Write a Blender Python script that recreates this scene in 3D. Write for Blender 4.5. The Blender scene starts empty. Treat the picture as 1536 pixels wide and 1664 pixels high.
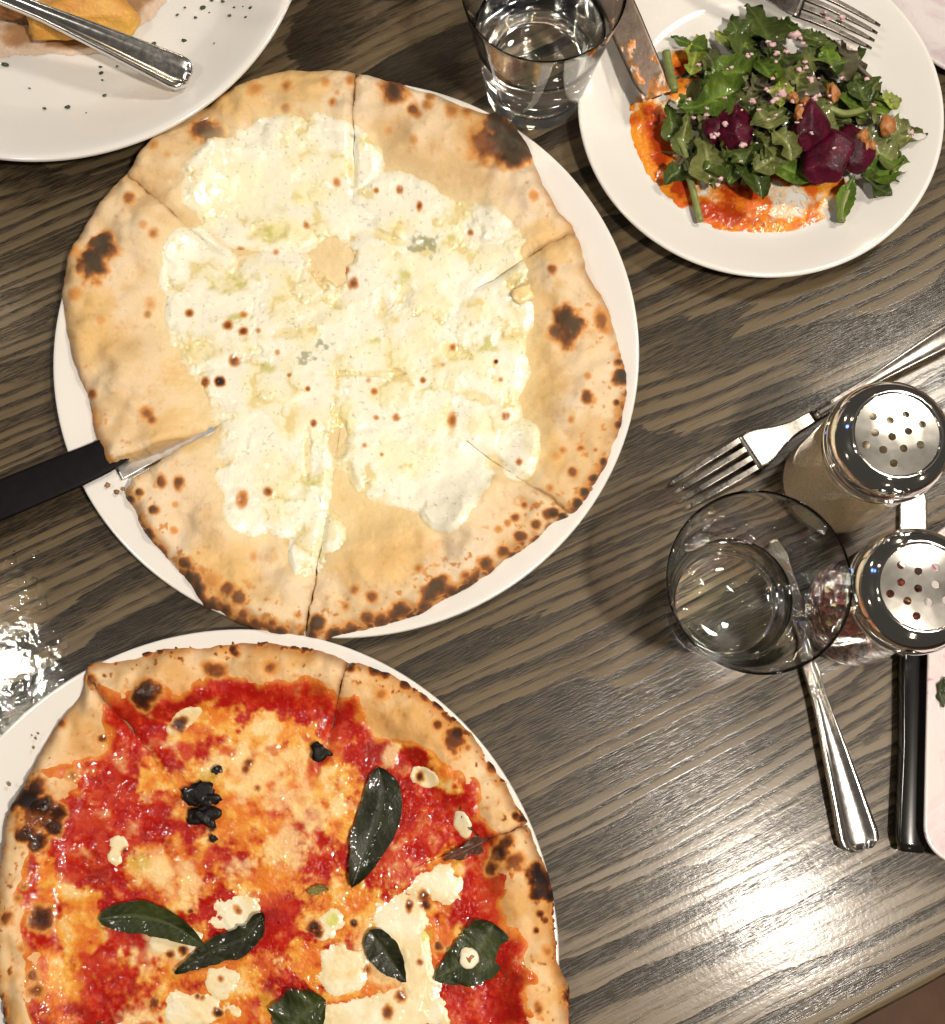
import bpy, bmesh, math, random
import numpy as np
from mathutils import Vector

# ------------------------------------------------------------------ camera, world, lamps, exposure
S = bpy.context.scene
COL = S.collection
TILT, CAM_H, FPX = math.radians(11.8), 0.64, 1920.0      # camera tilt from straight down, height over table (m), focal length (photo px)

cam_data = bpy.data.cameras.new('camera')
cam_data.sensor_fit = 'HORIZONTAL'
cam_data.sensor_width = 36.0
cam_data.lens = 36.0 * FPX / 1536.0
cam_data.clip_start, cam_data.clip_end = 0.02, 50.0
cam = bpy.data.objects.new('camera', cam_data)
cam.location = (0, 0, CAM_H)
cam.rotation_euler = (TILT, 0, 0)
COL.objects.link(cam)
S.camera = cam

world = bpy.data.worlds.new('World')
S.world = world
world.use_nodes = True
world.node_tree.nodes['Background'].inputs[0].default_value = (1.0, 0.88, 0.74, 1)
world.node_tree.nodes['Background'].inputs[1].default_value = 0.055

def lamp(name, loc, power, size, color):
    d = bpy.data.lights.new(name, 'AREA')
    d.shape = 'DISK'
    d.size = size
    d.energy = power
    d.color = color
    o = bpy.data.objects.new(name, d)
    o.location = loc
    o.rotation_euler = (Vector((0.0, 0.15, 0.0)) - Vector(loc)).to_track_quat('-Z', 'Y').to_euler()
    COL.objects.link(o)
    return d
def mirrored(u, v, h):
    """where a lamp hangs whose reflection in the table is seen at photo pixel (u, v)"""
    x = (u - 768) / FPX; y = -(v - 832) / FPX
    dy = y * math.cos(TILT) + math.sin(TILT); dz = y * math.sin(TILT) - math.cos(TILT)
    k = -CAM_H / dz * (1 + h / CAM_H)
    return (x * k, dy * k, h)
lamp('pendant_lamp', mirrored(1250, 1465, 1.30), 19.0, 0.10, (1.0, 0.90, 0.78))
lamp('ceiling_lamp', mirrored(1445, 535, 1.35), 11.5, 0.24, (1.0, 0.92, 0.80))
lamp('wall_lamp', mirrored(15, 1085, 1.30), 3.8, 0.10, (1.0, 0.93, 0.82))
for bx, by, bz, bp in ((1.5, 1.2, 0.95, 1.3), (-1.3, 1.5, 1.05, 1.2), (0.2, 2.0, 0.85, 1.5), (-1.7, -0.4, 1.0, 1.2), (1.6, -0.9, 0.9, 1.2), (0.35, -1.6, 1.1, 1.0)):
    lamp('added_glint_lamp', (bx, by, bz), bp, 0.10, (1.0, 0.80, 0.55))  # added lamps for highlights in chrome, glass and cutlery; no known sources
lamp('screen_glow', (-0.55, 0.62, 0.75), 0.10, 0.055, (0.12, 0.25, 1.0))

S.render.engine = 'CYCLES'
S.cycles.use_denoising = True
S.cycles.max_bounces = 14
S.cycles.transmission_bounces = 12
S.cycles.transparent_max_bounces = 12
S.cycles.sample_clamp_indirect = 0.0
S.cycles.blur_glossy = 0.05
S.view_settings.view_transform = 'Standard'
S.view_settings.look = 'None'
S.view_settings.exposure = 0.0
S.view_settings.gamma = 1.0
S.view_settings.use_curve_mapping = False

# ------------------------------------------------------------------ helpers
CT, ST = math.cos(TILT), math.sin(TILT)
def at(u, v, z=0.0):
    """table-space x, y of photo pixel (u, v) at height z"""
    u = np.asarray(u, float); v = np.asarray(v, float)
    x = (u - 768) / FPX; y = -(v - 832) / FPX
    dy = y * CT + ST; dz = y * ST - CT
    k = (z - CAM_H) / dz
    return x * k, dy * k
def P(u, v, z=0.0):
    x, y = at(u, v, z)
    return Vector((float(x), float(y), z))
def pxm(u, v, z=0.0):
    """metres per photo pixel near (u, v)"""
    x, y = at(u, v, z)
    return math.sqrt(float(x) ** 2 + float(y) ** 2 + (CAM_H - z) ** 2) / FPX * 1.0

def hsh(ix, iy, seed):
    n = (ix.astype(np.int64) * 374761393 + iy.astype(np.int64) * 668265263 + seed * 974634777) & 0xffffffff
    n = ((n ^ (n >> 13)) * 1274126177) & 0xffffffff
    n = n ^ (n >> 16)
    return (n & 0xffff) / 65535.0
def vn(x, y, seed=0):
    x = np.asarray(x, float); y = np.asarray(y, float)
    fx = np.floor(x); fy = np.floor(y)
    tx = x - fx; ty = y - fy
    tx = tx * tx * (3 - 2 * tx); ty = ty * ty * (3 - 2 * ty)
    a = hsh(fx, fy, seed); b = hsh(fx + 1, fy, seed); c = hsh(fx, fy + 1, seed); d = hsh(fx + 1, fy + 1, seed)
    return (a * (1 - tx) + b * tx) * (1 - ty) + (c * (1 - tx) + d * tx) * ty
def fbm(x, y, freq, seed=0, octv=4, gain=0.5):
    """about -1 .. 1"""
    s = 0; amp = 1.0; tot = 0
    ca, sa = 0.8, 0.6
    x = np.asarray(x, float) * freq; y = np.asarray(y, float) * freq
    for o in range(octv):
        s = s + amp * (vn(x, y, seed + o * 17) * 2 - 1); tot += amp
        amp *= gain
        x, y = (x * ca - y * sa) * 2.03 + 11.3, (x * sa + y * ca) * 2.03 + 5.7
    return s / tot * 1.5
def cells(x, y, freq, seed=0):
    """distance to nearest and second-nearest scattered point, in cell sizes"""
    x = np.asarray(x, float) * freq; y = np.asarray(y, float) * freq
    fx = np.floor(x); fy = np.floor(y)
    d1 = np.full(x.shape, 9.0); d2 = np.full(x.shape, 9.0)
    for i in (-1, 0, 1):
        for j in (-1, 0, 1):
            gx = fx + i; gy = fy + j
            d = np.hypot(gx + .15 + .7 * hsh(gx, gy, seed) - x, gy + .15 + .7 * hsh(gx, gy, seed + 9) - y)
            d2 = np.minimum(d2, np.maximum(d1, d)); d1 = np.minimum(d1, d)
    return d1, d2
def sst(a, b, x):
    t = np.clip((x - a) / (b - a), 0, 1)
    return t * t * (3 - 2 * t)
def mix(a, b, t):
    t = np.asarray(t)[..., None]
    return a * (1 - t) + b * t
def rgb(*c):
    return np.array(c, float)

def tag(o, label, cat, group=None, kind=None):
    o['label'] = label
    o['category'] = cat
    if group: o['group'] = group
    o['kind'] = kind or 'thing'
    return o
def empty(name, loc=(0, 0, 0)):
    o = bpy.data.objects.new(name, None)
    o.location = loc
    o.empty_display_size = 0.01
    COL.objects.link(o)
    return o
def link(name, me, mat=None, parent=None, smooth=True):
    o = bpy.data.objects.new(name, me)
    COL.objects.link(o)
    if mat is not None:
        me.materials.clear(); me.materials.append(mat)
    if smooth:
        me.polygons.foreach_set('use_smooth', np.ones(len(me.polygons), bool))
    if parent is not None:
        o.parent = parent
        o.location = -parent.location if parent.parent is None else (0, 0, 0)
    return o
def npmesh(name, verts, quads, cols=None, tris=None):
    """fast mesh from numpy arrays; cols (n,4) becomes the point colour attribute Col"""
    verts = np.asarray(verts, np.float32).reshape(-1, 3)
    quads = np.asarray(quads, np.int32).reshape(-1, 4)
    nq = len(quads)
    idx = quads.ravel(); starts = np.arange(nq) * 4; totals = np.full(nq, 4)
    if tris is not None and len(tris):
        tris = np.asarray(tris, np.int32).reshape(-1, 3)
        starts = np.concatenate([starts, len(idx) + np.arange(len(tris)) * 3])
        totals = np.concatenate([totals, np.full(len(tris), 3)])
        idx = np.concatenate([idx, tris.ravel()])
    used = np.zeros(len(verts), bool); used[idx] = True
    remap = np.cumsum(used) - 1
    verts = verts[used]; idx = remap[idx]
    if cols is not None: cols = np.asarray(cols, np.float32).reshape(-1, 4)[used]
    me = bpy.data.meshes.new(name)
    me.vertices.add(len(verts)); me.vertices.foreach_set('co', verts.ravel())
    me.loops.add(len(idx)); me.loops.foreach_set('vertex_index', idx.astype(np.int32))
    me.polygons.add(len(starts)); me.polygons.foreach_set('loop_start', starts.astype(np.int32))
    me.update(calc_edges=True)
    me.validate()
    if cols is not None:
        a = me.color_attributes.new('Col', 'FLOAT_COLOR', 'POINT')
        a.data.foreach_set('color', cols.ravel())
    return me
def gridq(nr, nc, wrap=False):
    i = np.arange(nr - 1)[:, None]; j = np.arange(nc if wrap else nc - 1)[None, :]
    j2 = (j + 1) % nc
    return np.stack([i * nc + j, i * nc + j2, (i + 1) * nc + j2, (i + 1) * nc + j], -1).reshape(-1, 4)
def lathe(prof, n=96, center=(0, 0, 0), name='lathe', flip=False):
    """surface of revolution from [(r, z), ...]"""
    prof = np.asarray(prof, float)
    th = np.linspace(0, 2 * math.pi, n, endpoint=False)
    v = np.zeros((len(prof), n, 3))
    v[..., 0] = prof[:, 0:1] * np.cos(th); v[..., 1] = prof[:, 0:1] * np.sin(th); v[..., 2] = prof[:, 1:2]
    v += np.array(center)
    q = gridq(len(prof), n, True)
    if flip: q = q[:, ::-1]
    return npmesh(name, v, q)
def smooth_prof(pts, sub=6):
    """Catmull-Rom through profile points"""
    p = np.asarray(pts, float); out = []
    for i in range(len(p) - 1):
        p0 = p[max(i - 1, 0)]; p1 = p[i]; p2 = p[i + 1]; p3 = p[min(i + 2, len(p) - 1)]
        for k in range(sub):
            t = k / sub
            out.append(0.5 * ((2 * p1) + (-p0 + p2) * t + (2 * p0 - 5 * p1 + 4 * p2 - p3) * t * t + (-p0 + 3 * p1 - 3 * p2 + p3) * t ** 3))
    out.append(p[-1])
    return np.array(out)
def loft(path, widths, thick, rim=0.0, nseg=16, up=(0, 0, 1), name='loft', bow=0.0, crown=0.0):
    """flattened bar along a path; rim raises the two edges of the top, crown lifts its middle"""
    path = np.asarray(path, float); n = len(path)
    tan = np.gradient(path, axis=0); tan /= np.linalg.norm(tan, axis=1)[:, None]
    upv = np.array(up, float)
    side = np.cross(tan, upv); side /= np.linalg.norm(side, axis=1)[:, None]
    nor = np.cross(side, tan)
    widths = np.broadcast_to(np.asarray(widths, float), (n,)); thick = np.broadcast_to(np.asarray(thick, float), (n,))
    xs = np.array([-1, -.93, -.8, -.68, -.5, -.25, 0, .25, .5, .68, .8, .93, 1])
    ztop = np.array([.35, .85, 1, .9, .3, .05, 0, .05, .3, .9, 1, .85, .35])
    rows = []
    for i in range(n):
        zt = thick[i] * (0.5 - 0.12 * (np.abs(xs) > .97)) + rim * ztop * min(1, widths[i] / 0.004) + crown * (1 - xs ** 2)
        top = path[i] + side[i] * (xs * widths[i])[:, None] + nor[i] * zt[:, None]
        xb = xs[::-1]
        zb = -thick[i] * 0.5 * (1 - .6 * (np.abs(xb) > .97)) + bow * xb ** 2
        bot = path[i] + side[i] * (xb * widths[i])[:, None] * .97 + nor[i] * zb[:, None]
        rows.append(np.concatenate([top, bot]))
    v = np.array(rows); nc = v.shape[1]
    q = gridq(n, nc, True)
    vv = v.reshape(-1, 3)
    caps = []
    c0 = len(vv); vv = np.vstack([vv, v[0].mean(0), v[-1].mean(0)])
    for j in range(nc):
        caps.append((c0, (j + 1) % nc, j)); caps.append((c0 + 1, (n - 1) * nc + j, (n - 1) * nc + (j + 1) % nc))
    return npmesh(name, vv, q[:, ::-1], None, np.array(caps)[:, ::-1])

# ------------------------------------------------------------------ materials
def new_mat(name):
    m = bpy.data.materials.new(name); m.use_nodes = True
    nt = m.node_tree
    return m, nt, nt.nodes['Principled BSDF']
def nd(nt, typ, **kw):
    n = nt.nodes.new(typ)
    for k, v in kw.items():
        if k == 'inp':
            for kk, vv in v.items(): n.inputs[kk].default_value = vv
        else: setattr(n, k, v)
    return n
def bump(nt, bsdf, height, strength, dist=0.001, normal=None):
    b = nd(nt, 'ShaderNodeBump', inp={'Strength': strength, 'Distance': dist})
    nt.links.new(height, b.inputs['Height'])
    if normal is not None: nt.links.new(normal, b.inputs['Normal'])
    if bsdf is not None: nt.links.new(b.outputs[0], bsdf.inputs['Normal'])
    return b.outputs[0]
def noise(nt, vec, scale, detail=3, rough=0.5, dist=0.0):
    n = nd(nt, 'ShaderNodeTexNoise', inp={'Scale': scale, 'Detail': detail, 'Roughness': rough, 'Distortion': dist})
    if vec is not None: nt.links.new(vec, n.inputs['Vector'])
    return n.outputs['Fac']
def mapping(nt, vec, scale=(1, 1, 1), loc=(0, 0, 0)):
    n = nd(nt, 'ShaderNodeMapping', inp={'Scale': scale, 'Location': loc})
    nt.links.new(vec, n.inputs['Vector'])
    return n.outputs[0]
def mth(nt, op, a, b=None, c=None, clamp=False):
    n = nd(nt, 'ShaderNodeMath', operation=op, use_clamp=clamp)
    for i, x in enumerate((a, b, c)):
        if x is None: continue
        if isinstance(x, (int, float)): n.inputs[i].default_value = x
        else: nt.links.new(x, n.inputs[i])
    return n.outputs[0]
def ramp(nt, fac, stops, interp='LINEAR'):
    n = nd(nt, 'ShaderNodeValToRGB')
    cr = n.color_ramp; cr.interpolation = interp
    while len(cr.elements) < len(stops): cr.elements.new(0.5)
    for e, (p, c) in zip(cr.elements, stops):
        e.position = p; e.color = (*c, 1) if len(c) == 3 else c
    nt.links.new(fac, n.inputs[0])
    return n.outputs[0]
def cmix(nt, fac, a, b, blend='MIX'):
    n = nd(nt, 'ShaderNodeMix', data_type='RGBA', blend_type=blend)
    if isinstance(fac, (int, float)): n.inputs[0].default_value = fac
    else: nt.links.new(fac, n.inputs[0])
    for i, x in ((6, a), (7, b)):
        if isinstance(x, tuple): n.inputs[i].default_value = (*x, 1)
        else: nt.links.new(x, n.inputs[i])
    return n.outputs[2]
def objco(nt):
    return nd(nt, 'ShaderNodeTexCoord').outputs['Object']

def mat_ceramic(name, col=(0.70, 0.68, 0.645), rough=0.13):
    m, nt, b = new_mat(name)
    co = objco(nt)
    n = noise(nt, co, 9, 3)
    nt.links.new(ramp(nt, n, [(0.3, tuple(c * 0.95 for c in col)), (0.7, col)]), b.inputs['Base Color'])
    nt.links.new(mth(nt, 'MULTIPLY_ADD', noise(nt, co, 60, 4), 0.16, rough - 0.06), b.inputs['Roughness'])
    b.inputs['Specular IOR Level'].default_value = 0.5
    bump(nt, b, noise(nt, co, 25, 2), 0.08, 0.002)
    return m
def mat_steel(name, col=(0.78, 0.76, 0.73), rough=0.2, bs=0.10, rv=0.22):
    m, nt, b = new_mat(name)
    co = objco(nt)
    b.inputs['Metallic'].default_value = 1
    b.inputs['Base Color'].default_value = (*col, 1)
    n = noise(nt, mapping(nt, co, (1, 1, 1)), 260, 4, 0.6)
    nt.links.new(mth(nt, 'MULTIPLY_ADD', n, rv, rough - rv * .4), b.inputs['Roughness'])
    bump(nt, b, noise(nt, co, 140, 2), bs, 0.001)
    return m
def mat_glass(name, col=(0.995, 1.0, 0.995), ior=1.45):
    m, nt, b = new_mat(name)
    b.inputs['Base Color'].default_value = (*col, 1)
    b.inputs['Transmission Weight'].default_value = 1
    b.inputs['Roughness'].default_value = 0.0
    b.inputs['IOR'].default_value = ior
    co = objco(nt)
    bump(nt, b, noise(nt, co, 40, 2), 0.05, 0.004)
    return m
def mat_food(name, rough_dry=0.75, rough_wet=0.16, fine=900, fine_amt=0.18, bscale=500, bstr=0.35, bdist=0.0006, sss=0.0, scol=(1, .5, .3), wetscale=210, coat=0.0, wetbump=0.7):
    """colour from the mesh's own colour attribute, gloss from its alpha"""
    m, nt, b = new_mat(name)
    at_ = nd(nt, 'ShaderNodeAttribute', attribute_name='Col')
    co = objco(nt)
    n = noise(nt, co, fine, 4, 0.6)
    v = mth(nt, 'MULTIPLY_ADD', n, 2 * fine_amt, 1 - fine_amt)
    hsv = nd(nt, 'ShaderNodeHueSaturation')
    nt.links.new(at_.outputs['Color'], hsv.inputs['Color']); nt.links.new(v, hsv.inputs['Value'])
    nt.links.new(hsv.outputs[0], b.inputs['Base Color'])
    r = nd(nt, 'ShaderNodeMapRange', inp={'From Min': 0, 'From Max': 1, 'To Min': rough_dry, 'To Max': rough_wet})
    nt.links.new(at_.outputs['Alpha'], r.inputs['Value'])
    nt.links.new(r.outputs[0], b.inputs['Roughness'])
    h = noise(nt, co, bscale, 4, 0.6)
    bump(nt, b, h, bstr, bdist)
    if sss:
        b.inputs['Subsurface Weight'].default_value = sss
        b.inputs['Subsurface Radius'].default_value = scol
        b.inputs['Subsurface Scale'].default_value = 0.003
    if coat:
        cw = mth(nt, 'MULTIPLY', at_.outputs['Alpha'], coat)
        nt.links.new(cw, b.inputs['Coat Weight'])
        b.inputs['Coat Roughness'].default_value = 0.06
        b2 = nd(nt, 'ShaderNodeBump', inp={'Strength': wetbump, 'Distance': 0.0022})
        nt.links.new(noise(nt, co, wetscale, 3, 0.5), b2.inputs['Height'])
        nt.links.new(b2.outputs[0], b.inputs['Coat Normal'])
    return m

def mat_wood():
    m, nt, b = new_mat('dark_oak_table')
    co = objco(nt)
    sep = nd(nt, 'ShaderNodeSeparateXYZ'); nt.links.new(co, sep.inputs[0])
    y = sep.outputs['Y']
    # growth bands: warped distance across the grain
    low = noise(nt, mapping(nt, co, (1.3, 5.0, 1), (3.1, 1.7, 0)), 1.0, 2, 0.5)
    mid = noise(nt, mapping(nt, co, (4.5, 26, 1), (0.4, 9.2, 0)), 1.0, 2, 0.5)
    fin = noise(nt, mapping(nt, co, (26, 150, 1)), 1.0, 3, 0.6)
    def bands(freq, wl, wm, wf, stops):
        v = mth(nt, 'MULTIPLY', y, freq)
        v = mth(nt, 'MULTIPLY_ADD', low, wl, v)
        v = mth(nt, 'MULTIPLY_ADD', mid, wm, v)
        v = mth(nt, 'MULTIPLY_ADD', fin, wf, v)
        return ramp(nt, mth(nt, 'FRACT', v), stops)
    b1 = bands(36.0, 12.0, 1.8, 0.36, [(0.0, (0, 0, 0)), (0.42, (0.02,) * 3), (0.60, (0.72,) * 3), (0.93, (1,) * 3), (0.955, (0.05,) * 3), (1.0, (0, 0, 0))])
    b2 = bands(150.0, 17.0, 2.0, 0.40, [(0.0, (0, 0, 0)), (0.45, (0.05,) * 3), (0.76, (0.9,) * 3), (0.92, (0.8,) * 3), (1.0, (0, 0, 0))])
    area = noise(nt, mapping(nt, co, (2.2, 9, 1), (7.7, 2.1, 0)), 1.0, 2)
    s1 = ramp(nt, area, [(0.36, (1.0,) * 3), (0.60, (0.55,) * 3)])
    s2 = ramp(nt, area, [(0.36, (0.20,) * 3), (0.54, (0.80,) * 3)])
    band = mth(nt, 'MAXIMUM', mth(nt, 'MULTIPLY', b1, s1), mth(nt, 'MULTIPLY', b2, s2))
    # pores: short dashes along the grain, crowded in the dark bands
    pore = noise(nt, mapping(nt, co, (70, 1300, 1)), 1.0, 2, 0.6)
    pore = ramp(nt, pore, [(0.47, (0, 0, 0)), (0.58, (1, 1, 1))])
    streak = noise(nt, mapping(nt, co, (7, 330, 1), (2, 2, 0)), 1.0, 3, 0.6)
    dark = mth(nt, 'MULTIPLY', band, mth(nt, 'MULTIPLY_ADD', pore, 0.60, 0.48))
    dark = mth(nt, 'MULTIPLY_ADD', mth(nt, 'MULTIPLY', pore, mth(nt, 'GREATER_THAN', streak, 0.55)), 0.10, dark)
    dark = mth(nt, 'ADD', dark, mth(nt, 'MULTIPLY_ADD', streak, 0.30, -0.16), clamp=True)
    base = ramp(nt, dark, [(0.0, (0.132, 0.096, 0.053)), (0.18, (0.090, 0.064, 0.035)), (0.42, (0.021, 0.0142, 0.0082)), (1.0, (0.004, 0.0028, 0.002))])
    tone = noise(nt, mapping(nt, co, (2, 6, 1)), 1.0, 3)
    base = cmix(nt, mth(nt, 'MULTIPLY', tone, 0.30), base, (0.066, 0.053, 0.033))
    nt.links.new(base, b.inputs['Base Color'])
    sm = noise(nt, co, 18, 4, 0.6)
    r = mth(nt, 'MULTIPLY_ADD', sm, 0.10, 0.34)
    nt.links.new(mth(nt, 'MULTIPLY_ADD', dark, 0.20, r), b.inputs['Roughness'])
    b.inputs['Specular IOR Level'].default_value = 0.28
    b.inputs['Coat Weight'].default_value = 0.32
    nt.links.new(mth(nt, 'MULTIPLY_ADD', sm, 0.10, 0.12), b.inputs['Coat Roughness'])
    hgt = mth(nt, 'MULTIPLY', dark, -1.0)
    n1 = bump(nt, None, hgt, 0.5, 0.00035)
    bump(nt, b, noise(nt, co, 420, 3, 0.6), 0.10, 0.0004, n1)
    c1 = bump(nt, None, hgt, 0.4, 0.00014)
    c2 = bump(nt, None, noise(nt, co, 380, 3, 0.6), 0.12, 0.0005, c1)
    mp = nd(nt, 'ShaderNodeMapping', inp={'Rotation': (0, 0, 1.25), 'Scale': (38, 1900, 1)})
    nt.links.new(co, mp.inputs['Vector'])
    scr = ramp(nt, noise(nt, mp.outputs[0], 1.0, 1, 0.5, 0.3), [(0.735, (0, 0, 0)), (0.76, (1, 1, 1))])
    scr = mth(nt, 'MULTIPLY', scr, ramp(nt, noise(nt, co, 14, 2), [(0.45, (0, 0, 0)), (0.60, (1, 1, 1))]))
    c3 = bump(nt, None, scr, 0.6, 0.0004, c2)
    nt.links.new(c3, b.inputs['Coat Normal'])
    return m

M_WOOD = mat_wood()
M_PLATE = mat_ceramic('white_ceramic')
def mat_stained(name):
    m = mat_ceramic(name, (0.60, 0.55, 0.55), 0.25)
    nt = m.node_tree; b = nt.nodes['Principled BSDF']
    src = b.inputs['Base Color'].links[0].from_socket
    st = ramp(nt, noise(nt, objco(nt), 55, 4, .6, .8), [(.50, (0, 0, 0)), (.66, (1, 1, 1))])
    nt.links.new(cmix(nt, mth(nt, 'MULTIPLY', st, .30), src, (.34, .16, .26)), b.inputs['Base Color'])
    return m
M_PLATE_STAIN = mat_stained('purple_stained_ceramic')
M_STEEL = mat_steel('stainless_steel')
M_CHROME = mat_steel('chrome', (0.84, 0.83, 0.82), 0.085, 0.012, 0.05)
M_CAPTOP = mat_steel('brushed_cap_top', (0.66, 0.63, 0.57), 0.19, 0.0, 0.04)
M_GLASS = mat_glass('clear_glass')
M_JAR = mat_glass('jar_glass', (0.97, 0.97, 0.95), 1.4)
M_WATER = mat_glass('water', (0.99, 1.0, 0.995), 1.33)
M_FILM = mat_glass('water_film', (0.99, 1.0, 0.995), 1.33)
M_FILM.node_tree.nodes['Principled BSDF'].inputs['Roughness'].default_value = 0.055
M_DOUGH = mat_food('baked_dough', 0.75, 0.35, 1100, 0.13, 420, 0.22, 0.0006, 0.08, (1, .55, .3), coat=0.20)
M_CHEESE = mat_food('melted_cheese', 0.5, 0.18, 900, 0.06, 200, 0.18, 0.0010, 0.15, (1, .8, .5), coat=0.7, wetscale=150, wetbump=.6)
M_SAUCE = mat_food('tomato_sauce', 0.45, 0.16, 800, 0.22, 300, 0.5, 0.0012, 0.10, (1, .3, .1), coat=0.65, wetscale=125, wetbump=.55)
M_LEAF = mat_food('arugula_leaf', 0.6, 0.40, 700, 0.30, 300, 0.4, 0.0008, coat=0.7, wetscale=140, wetbump=.6)
M_BASIL = mat_food('cooked_basil', 0.6, 0.38, 500, 0.35, 160, 0.6, 0.0014, coat=0.38, wetscale=95, wetbump=.9)
for _m in (M_BASIL, M_LEAF):
    _m.node_tree.nodes['Principled BSDF'].inputs['Specular IOR Level'].default_value = .2
for _m in (M_DOUGH, M_SAUCE):
    _m.node_tree.nodes['Principled BSDF'].inputs['Specular IOR Level'].default_value = .18
M_BASIL.node_tree.nodes['Principled BSDF'].inputs['Coat Roughness'].default_value = .09
M_BEET = mat_food('beet', 0.6, 0.35, 400, 0.4, 300, 0.6, 0.001, coat=0.15)
M_BEET.node_tree.nodes['Principled BSDF'].inputs['Specular IOR Level'].default_value = .15
M_CRUMB = mat_food('crumb', 0.6, 0.3, 600, 0.2, 500, 0.6, 0.001)

def plain(name, col, rough=0.5, fine=300, amt=0.2, bstr=0.3, coat=0.0):
    m, nt, b = new_mat(name)
    co = objco(nt)
    n = noise(nt, co, fine, 4, 0.6)
    nt.links.new(ramp(nt, n, [(0.3, tuple(c * (1 - amt) for c in col)), (0.7, tuple(min(1, c * (1 + amt)) for c in col))]), b.inputs['Base Color'])
    b.inputs['Roughness'].default_value = rough
    bump(nt, b, n, bstr, 0.0006)
    b.inputs['Coat Weight'].default_value = coat
    return m

# ------------------------------------------------------------------ the setting: table top and floor
e0, e1 = P(1400, 1664), P(1536, 1590)
edge_dir = (e1 - e0).normalized()
GRAIN = math.atan2(edge_dir.y, edge_dir.x)
def table_top():
    L, D, T, R = 1.6, 1.3, 0.035, 0.005
    prof = [(D, -T), (D, 0.0)]
    prof = [(0.012, -T), (R * .3, -T + .003), (0.0, -T + R), (0.0, -R)]
    for k in range(1, 7):
        a = math.pi / 2 * k / 6
        prof.append((R - R * math.cos(a), -R + R * math.sin(a)))
    prof += [(0.03, 0.0), (0.2, 0.0), (D, 0.0), (D, -T)]
    prof = np.array(prof)
    xs = np.linspace(-L / 2, L / 2, 3)
    v = np.zeros((len(xs), len(prof), 3))
    v[..., 0] = xs[:, None]; v[..., 1] = prof[:, 0]; v[..., 2] = prof[:, 1]
    me = npmesh('table_top', v, gridq(len(xs), len(prof))[:, ::-1])
    o = link('table_top', me, M_WOOD, smooth=False)
    o.location = e0 - edge_dir * 0.2
    o.rotation_euler = (0, 0, GRAIN)
    o['kind'] = 'structure'
    o['label'] = 'dark grey-brown oak table top with long grain'
    return o
table_top()
fl = link('floor', npmesh('floor', [(-3, -3, -.75), (3, -3, -.75), (3, 3, -.75), (-3, 3, -.75)], [(0, 1, 2, 3)]), plain('floor_brown', (0.16, 0.075, 0.035), 0.5, 9, 0.35), smooth=False)
fl['kind'] = 'structure'
fl['label'] = 'warm brown floor below the table edge'

# ------------------------------------------------------------------ plates
def plate(name, c, R, H, foot, label, cat='plate', mat=M_PLATE, well=0.72, lip=0.004, zc=0.004, group='white plates on the table'):
    x, y = c
    t = empty(name, (x, y, 0))
    tag(t, label, cat, group)
    prof = smooth_prof([(0.0005, zc), (foot * .6, zc), (R * well, zc + .0006), (R * (well + .12), zc + (H - zc) * .28), (R * .95, H - .0016), (R - .0016, H - .0001), (R, H - .0012),
            (R - .0012, H - .0032), (R * .93, H - .0068), (R * (well + .08), zc + (H - zc) * .12 - .0042 + .002), (foot + .004, 0.0022), (foot, 0.0004), (foot - .003, 0.0004), (foot - .006, .0018), (0.0005, .0018)], 5)
    link('dish', lathe(prof, 160, (x, y, 0), flip=True), mat, t)
    return t
PL1 = plate('pizza_plate', (-0.0705, 0.2265), 0.1637, 0.013, 0.10, 'round white plate under the white cheese pizza')
PL2 = plate('pizza_plate', (-0.1225, -0.0985), 0.166, 0.013, 0.10, 'round white plate under the red tomato and basil pizza')
PL3 = plate('salad_plate', (0.1670, 0.3705), 0.1060, 0.019, 0.062, 'small white plate holding the arugula and beet salad', well=.66)
PL4 = plate('dinner_plate', (-0.2505, 0.4855), 0.1515, 0.022, 0.09, 'large white plate with golden food at the top left corner', well=.66)
sx, sy = at(1640, -62, 0.010)
PL5 = plate('side_plate', (float(sx), float(sy)), 0.084, 0.0105, 0.045, 'white plate edge with purple stains behind the salad plate', mat=M_PLATE_STAIN, zc=.003)

# ------------------------------------------------------------------ pizzas
def ell_field(u, v, items, nz, rough=0.35):
    """union of noisy ellipses given in photo pixels: 1 inside .. 0 outside"""
    f = np.zeros_like(u)
    for it in items:
        cx, cy, rx, ry = it[:4]
        a = math.radians(it[4]) if len(it) > 4 else 0
        du, dv = u - cx, v - cy
        p = (du * math.cos(a) + dv * math.sin(a)) / rx; q = (-du * math.sin(a) + dv * math.cos(a)) / ry
        d = np.sqrt(p * p + q * q) + nz * rough * min(1.0, 26 / min(rx, ry) + .25)
        f = np.maximum(f, 1.25 - d)
    return f
def spot_field(u, v, items, nz, rough=0.3):
    f = np.zeros_like(u)
    for it in items:
        cx, cy, r, s = it[:4]
        if r <= 0: continue
        k = it[4] if len(it) > 4 else 1.0
        m = (np.abs(u - cx) < r * 2.6) & (np.abs(v - cy) < r * 2.6 * k)
        if not m.any(): continue
        d = np.sqrt((u[m] - cx) ** 2 + ((v[m] - cy) / k) ** 2) / r + nz[m] * rough
        f[m] += (s * sst(1.55, .15, d)) ** 3
    return f ** (1 / 3.)
def char_col(base, f):
    f = f * 1.03
    c = mix(base, rgb(.56, .24, .055), sst(.05, .42, f))
    c = mix(c, rgb(.19, .050, .012), sst(.34, .64, f))
    c = mix(c, rgb(.036, .013, .007), sst(.60, .92, f))
    return mix(c, rgb(.014, .009, .007), sst(1.0, 1.2, f))

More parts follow.
